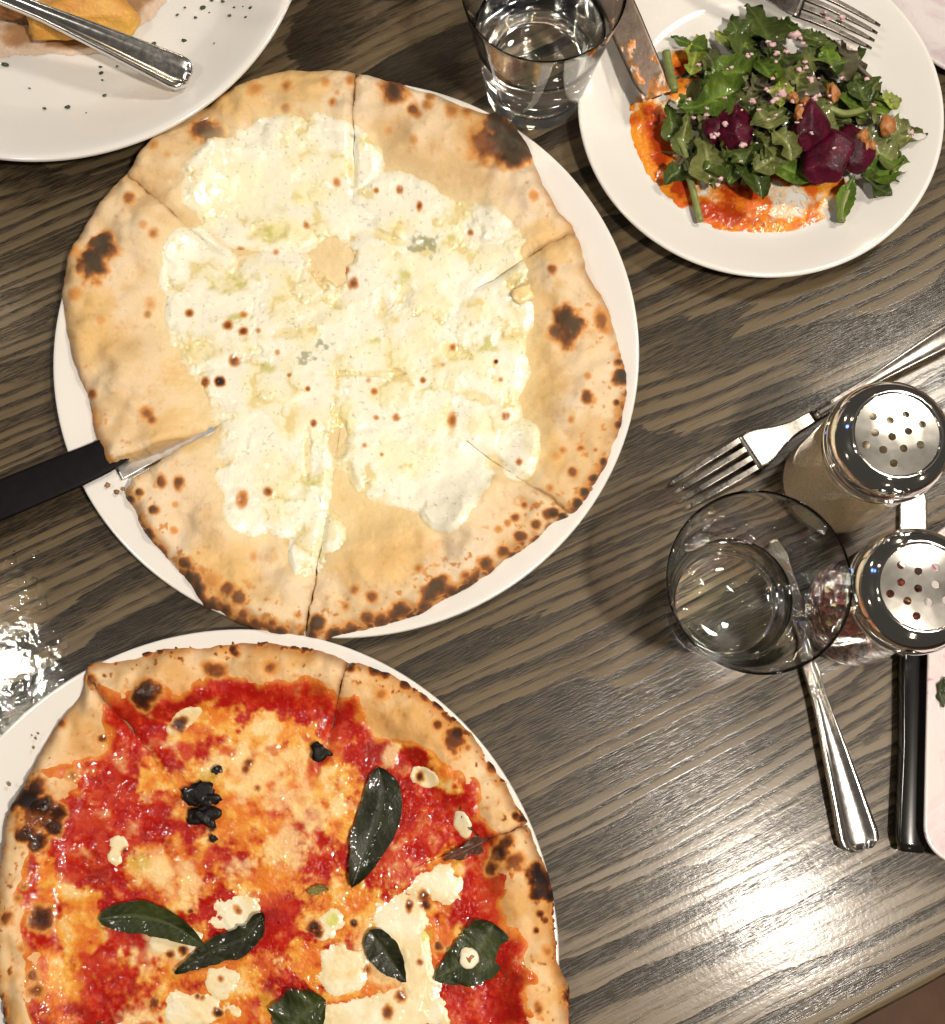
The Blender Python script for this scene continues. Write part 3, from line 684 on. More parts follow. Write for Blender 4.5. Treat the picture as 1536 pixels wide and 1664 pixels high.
def paint2(u, v, s, th, cr, lump, nA, nB, nC, cutd):
    pale = rgb(.66, .46, .25); tan = rgb(.58, .33, .12)
    c = mix(pale, tan, sst(-.35, .55, nA * .5 + nC * .8))
    c = mix(c, rgb(.72, .55, .38), sst(.2, .8, -nC * .9 + nB * .3) * .5 * cr)
    ring = sst(.94, 1.0, s)
    c = mix(c, rgb(.28, .09, .022), ring * (.55 + .4 * sst(-.5, .5, nA)))
    f = spot_field(u, v, CHAR2, nA * .6 + nB * .4, .50)
    f = np.maximum(f, .95 * ring * sst(-.1, .7, nA * .7 + nB * .6))
    bl = sst(.55, .9, nB + nA * .25) * sst(.82, .95, s) * .62
    f = np.maximum(f, bl)
    c = mix(c, rgb(.50, .22, .055), sst(.3, .8, nB) * .45)
    # oil and sauce soak into the inner edge of the crust
    c = mix(c, rgb(.62, .22, .03), (1 - sst(.74, .90, s + .06 * nA + .05 * nC)) * .85)
    c = char_col(c, f)
    c = mix(c, rgb(.25, .09, .03), np.exp(-(cutd / .0012) ** 2) * .7)
    sa = 1 - sst(.76, .89, s + .020 * nA + .075 * nC)
    cutd = cutd + .02 * (1 - sst(.55, .75, s))
    fA = fbm(u, v, 1 / 22, 401, 5, .55); fB = fbm(u, v, 1 / 6, 402, 3, .6); fC = fbm(u, v, 1 / 55, 403, 3)
    red = mix(rgb(.33, .007, .004), rgb(.44, .022, .007), sst(-.4, .6, fA))
    red = mix(red, rgb(.20, .010, .006), sst(.05, .8, -fC * .8 - fB * .4) * .6)
    red = mix(red, rgb(.56, .10, .030), sst(.25, .9, fB + .3 * fA) * .40)
    org = ell_field(u, v, ORG2, nA * .9 + nB * .55, .62)
    om = sst(.05, .60, org + .30 * fA)
    oc = mix(rgb(.60, .17, .02), rgb(.70, .36, .06), sst(-.35, .55, fA * .8 + fC * .5))
    oc = mix(oc, rgb(.55, .11, .02), sst(.25, .8, -fA + fB * .3) * .5)
    oc = mix(oc, rgb(.76, .60, .32), sst(.35, .95, fA + fC * .4) * .6)
    sc = mix(red, oc, om * .95)
    sc = mix(sc, rgb(.76, .58, .30), sst(.15, .95, ell_field(u, v, DIF2, nA + nB * .3, .6) + .35 * fA) * .58)
    sc = mix(sc, rgb(.46, .045, .014), sst(.25, .75, fbm(u, v, 1 / 34, 421, 3, .5) - .35 * sst(.4, .9, ell_field(u, v, DIF2, nA, .4))) * .7)
    sc = mix(rgb(.60, .20, .03), sc, sst(.12, .60, sa + .15 * fA))
    sc = char_col(sc, np.maximum(f, spot_field(u, v, SP2, nB, .25) * (om > .2)))
    sc = mix(sc, rgb(.45, .30, .02), sst(.3, .9, ell_field(u, v, GRN2, nA, .5)) * .5)
    sc = mix(sc, rgb(.10, .02, .01), np.exp(-(cutd / .0009) ** 2) * .5)
    wet = sst(-.2, .45, fbm(u, v, 1 / 24, 410, 2)) * .75 + .25
    stk = np.clip(sa * 1.2, 0, 1) * (.75 + (.22 * fA + .10 * fB) * sst(.0, .16, s))
    stk = stk * (1 - .45 * np.exp(-(cutd / .0010) ** 2))
    stk = np.where(sa > .01, np.clip(stk, -.2, 2), -.2)
    che = np.clip(ell_field(u, v, WHT2, nA * .55 + nC * .35 + nB * .12, .50), 0, .8) / .8
    che = np.clip(che * 1.3 + .04 * nB * (che > .02), 0, 1) * sst(1.0, .9, s)
    cc = mix(rgb(.72, .60, .36), rgb(.74, .68, .50), sst(-.3, .6, fC + .4 * nA))
    cc = mix(cc, rgb(.66, .30, .05), (1 - sst(.12, .85, che)) * .94)
    cc = mix(cc, rgb(.66, .40, .10), sst(.25, .9, fA) * .4)
    cc = mix(cc, rgb(.50, .50, .06), sst(.2, .8, ell_field(u, v, GRN2, nA, .4)) * .75)
    cc = char_col(cc, spot_field(u, v, SP2, nB, .25))
    return {'dough': c, 'dough_gloss': np.clip((1 - sst(.74, .9, s)) * .7 + .12, 0, 1), 'dh': .0022 * sst(.35, .9, f) * cr,
            'sauce': (stk, sc, wet, .0020), 'melted_cheese': (che * (.80 + .14 * fA), cc, np.clip(wet * .9 + .1, 0, 1), .0022)}
spec2 = dict(groove=lambda q: sst(.5, .7, q), name='tomato_pizza', label='red tomato pizza with mozzarella and basil cut into slices', center=(452, 1500), z0=.0052, seed=40, rim=(.74, .90),
    outline=[(132, 1083), (240, 1056), (330, 1045), (420, 1040), (500, 1050), (566, 1074), (650, 1098), (720, 1148), (780, 1210), (822, 1270), (842, 1312), (858, 1340), (878, 1385), (897, 1440), (902, 1490), (906, 1555), (922, 1600), (930, 1680), (905, 1790), (820, 1900), (700, 1970), (540, 2010), (380, 2000), (220, 1930), (90, 1810), (10, 1680), (-14, 1560), (-10, 1450), (2, 1390), (4, 1335), (32, 1285), (62, 1228), (102, 1162), (140, 1112)],
    cuts=[(142, 1098), (566, 1076), (858, 1337), (700, 1960), (60, 1720), (400, 2005)], gap=lambda k, side: .003, lift=[.001, 0, .001, .0015, .0005, .001], paint=paint2)
PZ2, p2x, p2y = build_pizza(spec2)

# ---- basil leaves and burnt flakes lying in the tomato pizza
def leaf_mesh(name, pts, wid, z, curl=.25, ruff=.12, seed=0, cols=((.03, .05, .012), (.06, .10, .02)), nl=40, nw=13, lobes=0, gloss=.8, fold=0.0, tipw=.75, zs=None):
    """leaf along pixel points; wid = half width in metres"""
    rng = np.random.RandomState(seed)
    px = smooth_prof(np.array([[float(a) for a in at(u, v, z)] for u, v in pts]), 12)
    d = np.concatenate([[0], np.cumsum(np.hypot(*np.diff(px, axis=0).T))]); d /= d[-1]
    t = np.linspace(0, 1, nl)
    cxl = np.stack([np.interp(t, d, px[:, 0]), np.interp(t, d, px[:, 1])], -1)
    tan = np.gradient(cxl, axis=0); tan /= np.linalg.norm(tan, axis=1)[:, None]
    side = np.stack([-tan[:, 1], tan[:, 0]], -1)
    shape = np.sin(np.pi * np.clip(t, 0, 1) ** tipw) ** .75
    if lobes:
        ph = rng.rand() * 6
        shape = shape * (.52 + .48 * (.5 + .5 * np.sin(2 * np.pi * lobes * t + ph)) ** .8) * (.45 + .85 * t)
    w = np.linspace(-1, 1, nw)
    asy = 1 + .25 * (rng.rand() - .5) * np.sign(w)
    X = cxl[:, None, :] + side[:, None, :] * (w * asy)[None, :, None] * (shape * wid)[:, None, None]
    ed = fbm(t[:, None] * 9 + w[None, :] * .6, w[None, :] * 1.3 + seed, 1.0, seed, 3)
    X = X + side[:, None, :] * (np.abs(w) ** 2 * np.sign(w))[None, :, None] * (ed * wid * ruff)[..., None]
    zz = z + wid * curl * (np.abs(w)[None, :] ** 1.6) * (.6 + .6 * np.sin(t * 5 + seed)[:, None]) + wid * ruff * 1.2 * ed * np.abs(w)[None, :] + fold * wid * np.sin(t * 7 + seed)[:, None]
    zz = zz - .0006 * np.exp(-(w[None, :] / .10) ** 2)
    if zs is not None: zz = zz + np.interp(t, np.linspace(0, 1, len(zs)), zs)[:, None]
    vein = np.exp(-(w[None, :] / .09) ** 2) + .45 * (np.abs(np.sin((t[:, None] * 9 - np.abs(w)[None, :] * 1.6) * math.pi)) > .96)
    a, b_ = rgb(*cols[0]), rgb(*cols[1])
    c = mix(a, b_, np.clip(.5 + .6 * fbm(X[..., 0], X[..., 1], 120, seed, 3), 0, 1))
    c = mix(c, np.minimum(b_ * 1.9 + .02, 1), np.clip(vein, 0, 1) * .45)
    cc = np.concatenate([c, np.full(c.shape[:2] + (1,), gloss)], -1)
    return npmesh(name, np.concatenate([X, zz[..., None]], -1), gridq(nl, nw), cc)
def part_leaf(root, name, *a, mat=M_BASIL, **k):
    return link(name, leaf_mesh(name, *a, **k), mat, root)
BZ = .0135
DK = ((.006, .0055, .002), (.018, .021, .006)); MD = ((.012, .016, .004), (.034, .044, .010))
part_leaf(PZ2, 'basil_leaf', [(615, 1246), (622, 1300), (600, 1370), (572, 1442)], .0112, BZ, curl=.16, ruff=.06, seed=3, cols=DK, tipw=.8)
part_leaf(PZ2, 'basil_leaf', [(160, 1494), (220, 1488), (280, 1504), (336, 1540)], .0078, BZ, curl=.18, ruff=.08, seed=5, cols=MD, tipw=.7)
part_leaf(PZ2, 'basil_leaf', [(428, 1482), (400, 1522), (345, 1545), (285, 1582)], .0068, BZ - .0004, curl=.2, ruff=.14, seed=8, cols=DK)
part_leaf(PZ2, 'basil_leaf', [(600, 1512), (625, 1545), (660, 1596)], .0078, BZ, curl=.18, ruff=.08, seed=11, cols=DK)
part_leaf(PZ2, 'basil_leaf', [(802, 1500), (775, 1548), (706, 1592)], .0138, BZ, curl=.12, ruff=.12, seed=13, cols=MD, tipw=.6)
part_leaf(PZ2, 'basil_leaf', [(752, 1304), (766, 1325), (778, 1358)], .0052, BZ + .001, curl=.2, ruff=.2, seed=15, cols=DK)
part_leaf(PZ2, 'basil_leaf', [(462, 1690), (490, 1650), (530, 1625)], .0150, BZ, curl=.15, ruff=.10, seed=17, cols=MD)
part_leaf(PZ2, 'basil_leaf', [(856, 1338), (800, 1362), (722, 1400)], .0042, BZ - .001, curl=.3, ruff=.5, seed=19, cols=((.05, .02, .012), (.09, .035, .02)))
part_leaf(PZ2, 'basil_leaf', [(500, 1450), (520, 1444), (535, 1446)], .0020, BZ, curl=.3, ruff=.3, seed=21, cols=((.10, .09, .02), (.16, .14, .03)))
def lump_mesh(name, c, r, seed, cola, colb, squash=.5, gloss=.7, sub=3, rough=.35, facet=0.0):
    bm = bmesh.new(); bmesh.ops.create_icosphere(bm, subdivisions=sub, radius=1)
    v = np.array([p.co for p in bm.verts]); f = np.array([[q.index for q in p.verts] for p in bm.faces]); bm.free()
    rng = np.random.RandomState(seed)
    if facet:
        n = rng.normal(size=(9, 3)); n /= np.linalg.norm(n, axis=1)[:, None]; dcut = .55 + .3 * rng.rand(9)
        for k in range(9):
            e = np.clip(v @ n[k] - dcut[k], 0, None); v = v - e[:, None] * n[k] * .95
    nz = fbm(v[:, 0] * 1.6 + seed * 3.1 + v[:, 2], v[:, 1] * 1.6 - v[:, 2] * .7, 1.0, seed, 3)
    vv = v * (1 + rough * nz)[:, None] * np.asarray(r) * np.array([1, 1, squash]) + np.asarray(c)
    cc = mix(rgb(*cola), rgb(*colb), np.clip(.5 + .6 * fbm(v[:, 0] * 2 + seed, v[:, 1] * 2 + v[:, 2], 1.6, seed + 4, 3), 0, 1))
    return npmesh(name, vv, np.zeros((0, 4), int), np.c_[cc, np.full(len(cc), gloss)], f)
for i, (u, v, r) in enumerate([(322, 1288, .0052), (337, 1300, .0042), (332, 1328, .0058), (522, 1220, .0040), (352, 1250, .0020), (348, 1362, .0018)]):
    link('charred_flake', lump_mesh('charred_flake', P(u, v, BZ), (r * 1.15, r * .95, r), 60 + i, (.004, .003, .003), (.012, .009, .008), .16, .8, 3, .75), M_BASIL, PZ2)
chd = link('cheese_drop', lump_mesh('cheese_drop', P(762, 1556, BZ + .001), .0052, 91, (.78, .70, .5), (.82, .76, .6), .4, .6, rough=.15), M_CHEESE, PZ2)
link('brown_spot', lump_mesh('brown_spot', P(762, 1556, BZ + .0022) , .0024, 92, (.25, .07, .02), (.38, .13, .03), .45, .6), M_CHEESE, chd)
# walnut-like crunchy bits on the white pizza's right side
for i, (u, v, r) in enumerate([(850, 478, .0058), (862, 470, .0044), (893, 468, .0050), (905, 470, .0032), (936, 420, .0030)]):
    link('garlic_chip', lump_mesh('garlic_chip', P(u, v, .0150), r, 70 + i, (.66, .45, .14), (.78, .66, .38), .45, .6), M_CHEESE, PZ1)

# ------------------------------------------------------------------ the pizza server pushed under the white pizza
M_BLACK = plain('black_handle', (0.005, 0.004, 0.005), 0.6, 200, 0.3, 0.15)
M_BLACK.node_tree.nodes['Principled BSDF'].inputs['Specular IOR Level'].default_value = .12
r0 = P(-130, 868, .019); r1 = P(60, 789, .0185); r2 = P(150, 751, .0150); r3 = P(250, 700, .0062)
srv = tag(empty('pizza_server', (r1.x, r1.y, 0)), 'black handle of a server pushed under the white cheese pizza', 'pizza server')
pth = smooth_prof([r0, r1, r2, r2 * .45 + r3 * .55], 8)
link('handle', loft(pth, np.interp(np.linspace(0, 1, len(pth)), [0, .5, .75, 1], [.0112, .0104, .0096, .0080]), .0042, crown=.0006), M_BLACK, srv)
bl = smooth_prof([P(188, 762, .0095), P(230, 742, .0078), P(300, 715, .0072), P(372, 685, .0070)], 6)
link('blade', loft(bl, np.interp(np.linspace(0, 1, len(bl)), [0, .2, .6, 1], [.0075, .0072, .0050, .0010]), .0010), mat_steel('server_steel', (.74, .72, .70), .34), srv)

# ------------------------------------------------------------------ tumblers of water
def tumbler(x, y, label, fill, rb=.0295, rt=.0436, h=.095, water=True, wlabel=''):
    t = tag(empty('water_glass', (x, y, 0)), label, 'glass', 'clear tumblers')
    Z = .0006
    o = [(0.0003, Z + .0016), (rb * .72, Z + .0016), (rb * .86, Z + .0002), (rb * .96, Z + .0010), (rb, Z + .004)]
    def ro(z): return rb + (rt - rb) * ((z - .004) / (h - .004)) ** 1.15
    for z in np.linspace(.010, h - .0015, 14): o.append((ro(z), Z + z))
    o += [(rt - .0001, Z + h - .0004), (rt - .0005, Z + h), (rt - .0009, Z + h - .0005)]
    def ri(z): return ro(z) - .0009 - .0018 * max(0, 1 - (z - .013) / .05)
    zi = list(np.linspace(h - .002, .019, 14))
    for z in zi: o.append((ri(z), Z + z))
    o += [(ri(.016) - .0012, Z + .0150), (ri(.014) - .004, Z + .0128), (rb * .5, Z + .0120), (0.0003, Z + .0118)]
    link('glass_body', lathe(o, 128, (x, y, 0)), M_GLASS, t)
    if water:
        e = .00012
        w = [(0.0003, Z + .0118 - e), (rb * .5, Z + .0120 - e), (ri(.014) - .004 + e, Z + .0128 - e), (ri(.016) - .0012 + e, Z + .0150 - e)]
        for z in np.linspace(.019, fill, 8): w.append((ri(z) + e, Z + z))
        w += [(ri(fill) - .0006, Z + fill - .0006), (ri(fill) - .002, Z + fill - .0011), (0.0003, Z + fill - .0011)]
        wo = link('water', lathe(w, 128, (x, y, 0)), M_WATER)
        tag(wo, wlabel, 'water', 'water in the tumblers')
    return t
tumbler(.0372, .3925, 'clear tumbler of water between the white pizza and the salad plate', .058, wlabel='water inside the tumbler beside the salad plate')
tumbler(.1335, .0810, 'clear tumbler of water beside the two chrome shakers', .034, wlabel='shallow water inside the tumbler beside the shakers')
gx, gy = at(636, 6, 0)
tumbler(float(gx), float(gy) + .0290, 'base of a clear tumbler at the top edge beside the large plate', .05, water=False)

# ------------------------------------------------------------------ shakers
def shaker(cap_px, label, cont_name, cont_label, cont_cat, cont_mat, fill, ang):
    zc = .089
    x, y = [float(a) for a in at(*cap_px, zc)]
    t = tag(empty('shaker', (x, y, 0)), label, 'shaker', 'glass shakers with chrome caps')
    Z = .0006; rb = .0280
    o = [(.0003, Z + .002), (rb * .8, Z + .002), (rb * .92, Z), (rb, Z + .003), (rb + .0006, Z + .010), (rb - .0002, Z + .045), (rb - .0002, Z + .078), (rb - .0025, Z + .086), (rb - .005, Z + .090), (rb - .005, Z + .098),
         (rb - .0075, Z + .098), (rb - .0075, Z + .090), (rb - .0050, Z + .085), (rb - .0030, Z + .077), (rb - .0028, Z + .045), (rb - .0022, Z + .012), (rb - .005, Z + .0075), (.0003, Z + .0065)]
    # softly facetted jar
    me = lathe(smooth_prof(o, 3), 96, (x, y, 0))
    link('glass_jar', me, M_JAR, t)
    c = [(.0003, Z + .0060), (rb - .0045, Z + .0070), (rb - .0017, Z + .0122), (rb - .0022, Z + .030)]
    c += [(rb - .0023, Z + fill - .002), (rb - .0030, Z + fill), (rb * .5, Z + fill + .003), (.0003, Z + fill + .004)]
    co = link(cont_name, lathe(smooth_prof(c, 4), 96, (x, y, 0)), cont_mat)
    tag(co, cont_label, cont_cat, kind='stuff')
    # chrome cap
    rc = .0292
    cp = [(rc - .0016, zc - .0012), (rc - .0002, zc - .0010), (rc + .0006, zc + .0004), (rc + .0002, zc + .0018), (rc - .0008, zc + .0026), (rc - .0006, zc + .0040), (rc - .0002, zc + .0070), (rc - .0008, zc + .0110), (rc - .0035, zc + .0152), (rc - .0070, zc + .0178), (.0212, zc + .0186), (.0202, zc + .0184), (.0196, zc + .0176)]
    cp = list(map(tuple, smooth_prof(cp, 5))) + [(.0190, zc + .0166), (rc - .006, zc + .010), (rc - .003, zc + .003), (rc - .0016, zc - .0012)]
    cap = link('cap', lathe(cp, 128, (x, y, 0)), M_CHROME, t)
    # perforated top: an outer circle with real round holes
    R = .0197; zt = zc + .0174
    hole = [(-.0108, .0085), (-.0030, .0066), (.0046, .0094), (-.0105, .0006), (-.0028, -.0014), (.0050, .0014), (-.0150, -.0052), (-.0073, -.0076), (.0022, -.0070), (.0102, -.0052), (-.0028, -.0140), (.0118, .0048)]
    bm = bmesh.new(); edges = []
    def ring(cx, cy, r, n):
        vs = [bm.verts.new((cx + r * math.cos(2 * math.pi * i / n), cy + r * math.sin(2 * math.pi * i / n), 0)) for i in range(n)]
        for i in range(n): edges.append(bm.edges.new((vs[i], vs[(i + 1) % n])))
        return vs
    ring(0, 0, R, 72)
    ca, sa = math.cos(ang), math.sin(ang)
    for hx, hy in hole: ring(hx * ca - hy * sa, hx * sa + hy * ca, .00185, 16)
    bmesh.ops.triangle_fill(bm, use_beauty=True, use_dissolve=False, edges=edges)
    bmesh.ops.recalc_face_normals(bm, faces=bm.faces)
    if sum(f.normal.z for f in bm.faces) < 0: bmesh.ops.reverse_faces(bm, faces=bm.faces)
    r = bmesh.ops.extrude_face_region(bm, geom=list(bm.faces))
    for e in r['geom']:
        if isinstance(e, bmesh.types.BMVert): e.co.z += .0005
    for vtx in bm.verts:
        vtx.co.z += .0011 * (1 - (vtx.co.x ** 2 + vtx.co.y ** 2) / R ** 2)
        vtx.co += Vector((x, y, zt))
    bmesh.ops.recalc_face_normals(bm, faces=bm.faces)
    me = bpy.data.meshes.new('perforated_top'); bm.to_mesh(me); bm.free()
    pt = link('perforated_top', me, M_CAPTOP, cap, smooth=False)
    return t
M_PARM = plain('grated_parmesan', (.80, .69, .49), .8, 900, .25, .8)
def mat_flakes():
    m, nt, b = new_mat('chili_flakes')
    co = objco(nt)
    vo = nd(nt, 'ShaderNodeTexVoronoi', inp={'Scale': 420.0}); nt.links.new(co, vo.inputs['Vector'])
    sp = nd(nt, 'ShaderNodeSeparateColor'); nt.links.new(vo.outputs['Color'], sp.inputs[0])
    nt.links.new(ramp(nt, sp.outputs[0], [(0, (.10, .008, .005)), (.45, (.28, .025, .012)), (.8, (.42, .07, .02)), (.93, (.70, .42, .12))], 'CONSTANT'), b.inputs['Base Color'])
    b.inputs['Roughness'].default_value = .5
    bump(nt, b, vo.outputs['Distance'], .9, .0015)
    return m
shaker((1437, 722), 'glass shaker of pale grated cheese with perforated chrome cap', 'grated_cheese', 'pale grated cheese inside the upper glass shaker', 'cheese', M_PARM, .076, 0.0)
shaker((1478, 962), 'glass shaker of red chili flakes with perforated chrome cap', 'chili_flakes', 'red chili flakes inside the lower glass shaker', 'chili flakes', mat_flakes(), .040, -.12)

# ------------------------------------------------------------------ cutlery
def fork(tip, back, length, z_tip, z_back, label, flip=False, w=.0106, mat=None):
    mat = mat or M_STEEL
    """tines towards tip; straight axis in plan from tip to back"""
    a = np.array(tip); d = np.array(back) - a; d /= np.linalg.norm(d)
    def pt(s, z): return np.array([a[0] + d[0] * s, a[1] + d[1] * s, z])
    root = tag(empty('fork', (float(a[0]), float(a[1]), 0)), label, 'fork', 'stainless forks')
    zb = lambda s: z_tip + (z_back - z_tip) * s / length
    arch = .006
    tl = .046
    sd = np.array([-d[1], d[0], 0])
    for k in range(4):
        off = (k - 1.5) * w * .56
        ss = np.linspace(0.0, tl + .004, 12)
        pp = np.array([pt(s, zb(s) + arch * .9 * math.sin(math.pi * min(1, s / .085)) - .001) + sd * off * (.9 + .1 * s / tl) for s in ss])
        link('tine', loft(pp, np.interp(ss, [0, .006, tl], [.0007, .0012, .00165]), np.interp(ss, [0, .02, tl], [.0009, .0016, .0019])), mat, root)
    ss = np.linspace(tl, .092, 16)
    pp = np.array([pt(s, zb(s) + arch * .9 * math.sin(math.pi * min(1, s / .085)) - .001 + .0) for s in ss])
    link('head', loft(pp, np.interp(ss, [tl, tl + .006, .058, .067, .076, .092], [w * 1.0, w * 1.04, w * .92, w * .6, .0040, .0032]), .0021, bow=.0008), mat, root)
    ss = np.linspace(.091, length, 30)
    pp = np.array([pt(s, zb(s) + .004 * math.sin(math.pi * (s - .09) / (length - .09))) for s in ss])
    link('handle', loft(pp, np.interp(ss, [.09, .13, length - .03, length - .006, length - .002, length], [.0030, .0030, .0062, .0074, .0066, .003]), .0024, rim=.0007), mat, root)
    return root
M_STEEL_DARKREFL = mat_steel('dark_reflection_steel', (.34, .31, .28), .26)  # same steel with a dark reflection put into its colour
M_STEEL_DARKERREFL = mat_steel('darker_reflection_steel', (.24, .21, .19), .26)  # darker still: the dark surroundings it would mirror are painted into the colour
fork(at(1104, 802, .012), at(1536, 548, .010), .20, .003, .004, 'stainless fork with tines showing beside the tumbler and the shaker', mat=M_STEEL_DARKREFL)
fork(at(1432, 45, .030), at(1130, -70, .034), .19, .022, .030, 'stainless fork resting over the upper edge of the salad plate', mat=M_STEEL_DARKERREFL)
# handle lying below the tumbler
def bare_handle(a, b, za, zb_, w0, w1, name, label, cat, ext, bulge=.003):
    a = np.array([*a, za]); b = np.array([*b, zb_])
    ss = np.linspace(0, 1, 34)
    pp = a + (b - a) * ss[:, None]; pp[:, 2] += bulge * np.sin(math.pi * ss)
    root = tag(empty(name, tuple(map(float, b))), label, cat)
    root.location.z = 0
    wd = np.interp(ss, [0, .35, .88, .955, .985, 1], [w0, w0 * 1.05, w1 * .92, w1, w1 * .88, w1 * .55])
    link('handle', loft(pp, wd * 1.08, .0026, rim=.0024), M_STEEL, root)
    return root, a, b
sp_root, sa, sb = bare_handle([float(q) for q in at(1292, 1010, .004)], [float(q) for q in at(1398, 1380, .003)], .004, .003, .0036, .0105, 'table_knife', 'stainless cutlery handle with ridged border pointing down from the tumbler', 'cutlery', 0)
bb = sa + (sa - sb) / np.linalg.norm(sa - sb) * .045
bw = np.linspace(0, 1, 20)
pp = sa + (bb - sa) * bw[:, None]; pp[:, 2] = .004 - .0025 * bw
link('blade', loft(pp, np.interp(bw, [0, .1, .25, .8, 1], [.0034, .0040, .0056, .0054, .002]), .0014), M_STEEL, sp_root)
ut_root, ua, ub = bare_handle([float(q) for q in at(-60, -32, .045)], [float(q) for q in at(308, 128, .019)], .044, .019, .0042, .0102, 'utensil', 'stainless utensil handle lying across the golden food on the large plate', 'cutlery', 0, .002)

ud = (ua - ub) / np.linalg.norm(ua - ub)
us = np.linspace(0, 1, 18)
pp = ua + ud * (.062 * us)[:, None]; pp[:, 2] = ua[2] - .022 * us ** 1.3
link('bowl', loft(pp, .0040 + .0150 * np.sin(np.clip((us - .18) / .82, 0, 1) * math.pi) ** .7 - .003 * us, .0016, rim=.002), M_STEEL, ut_root)
# table knife on the salad plate, tip smeared with sauce
M_SMEAR = mat_food('smeared_blade', .35, .15, 500, .3, 260, .6, .0006)
ka, kb = P(1068, 158, .0225), P(965, -80, .036)
kn = tag(empty('table_knife', (ka.x, ka.y, 0)), 'steel table knife smeared with sauce leaning on the salad plate', 'knife')
kk = np.linspace(0, 1, 30)
pp = np.array(ka) + (np.array(kb) - np.array(ka)) * kk[:, None]
link('blade', loft(pp, np.interp(kk, [0, .04, .12, .5, 1], [.003, .0075, .0098, .0105, .0100]), .0014), mat_steel('dark_reflection_knife_steel', (.10, .075, .06), .30), kn)  # blade's dark reflection is put into the steel colour
kd = (np.array(kb) - np.array(ka)); kd /= np.linalg.norm(kd)
pp = np.array(kb) + kd * np.linspace(-.002, .095, 20)[:, None]
link('handle', loft(pp, np.interp(np.linspace(0, 1, 20), [0, .1, .9, .97, 1], [.0062, .0064, .0090, .0082, .004]), .0040, rim=.0008), M_STEEL_DARKERREFL, kn)
def knife_smear():
    n = 60; m = 24
    s, w = np.meshgrid(np.linspace(0.0, .55, n), np.linspace(-1, 1, m), indexing='ij')
    d = (np.array(kb) - np.array(ka)); dl = d / np.linalg.norm(d); sd = np.cross(dl, [0, 0, 1]); sd /= np.linalg.norm(sd)
    X = np.array(ka) + d * s[..., None] + sd * (w * .0085)[..., None]
    f = fbm(s * 9, w * 1.2, 1.0, 7, 4) - s * 1.1 + .35
    X[..., 2] += .0006 + .0009 * np.clip(f, -.3, 1)
    c = mix(rgb(.20, .11, .05), rgb(.55, .20, .04), np.clip(fbm(s * 20, w * 3, 1, 4, 3) + .4, 0, 1))
    q = gridq(n, m); keep = (f.ravel()[q] > -.1).any(1)
    link('sauce_smear', npmesh('sauce_smear', X, q[keep], np.concatenate([c, np.full(c.shape[:2] + (1,), .6)], -1)), M_SMEAR, kn)
knife_smear()

# steak knife lying between the shakers and the long platter
k0, k1, k2 = P(1484, 770, .002), P(1484, 1050, .006), P(1478, 1384, .006)
sk = tag(empty('steak_knife', (k1.x, k1.y, 0)), 'knife with black handle lying beside the long platter', 'knife')
pp = np.array([np.array(k0) + (np.array(k1) - np.array(k0)) * s for s in np.linspace(0, 1, 14)])
link('blade', loft(pp, np.interp(np.linspace(0, 1, 14), [0, .15, 1], [.003, .0075, .0080]), .0016), M_STEEL, sk)
pp = np.array([np.array(k1) + (np.array(k2) - np.array(k1)) * s for s in np.linspace(0, 1, 24)])
link('handle', loft(pp, np.interp(np.linspace(0, 1, 24), [0, .06, .5, .94, 1], [.0055, .0072, .0064, .0076, .0055]), .010, crown=.0012), plain('glossy_black', (.008, .007, .007), .16, 60, .3, .05, .4), sk)

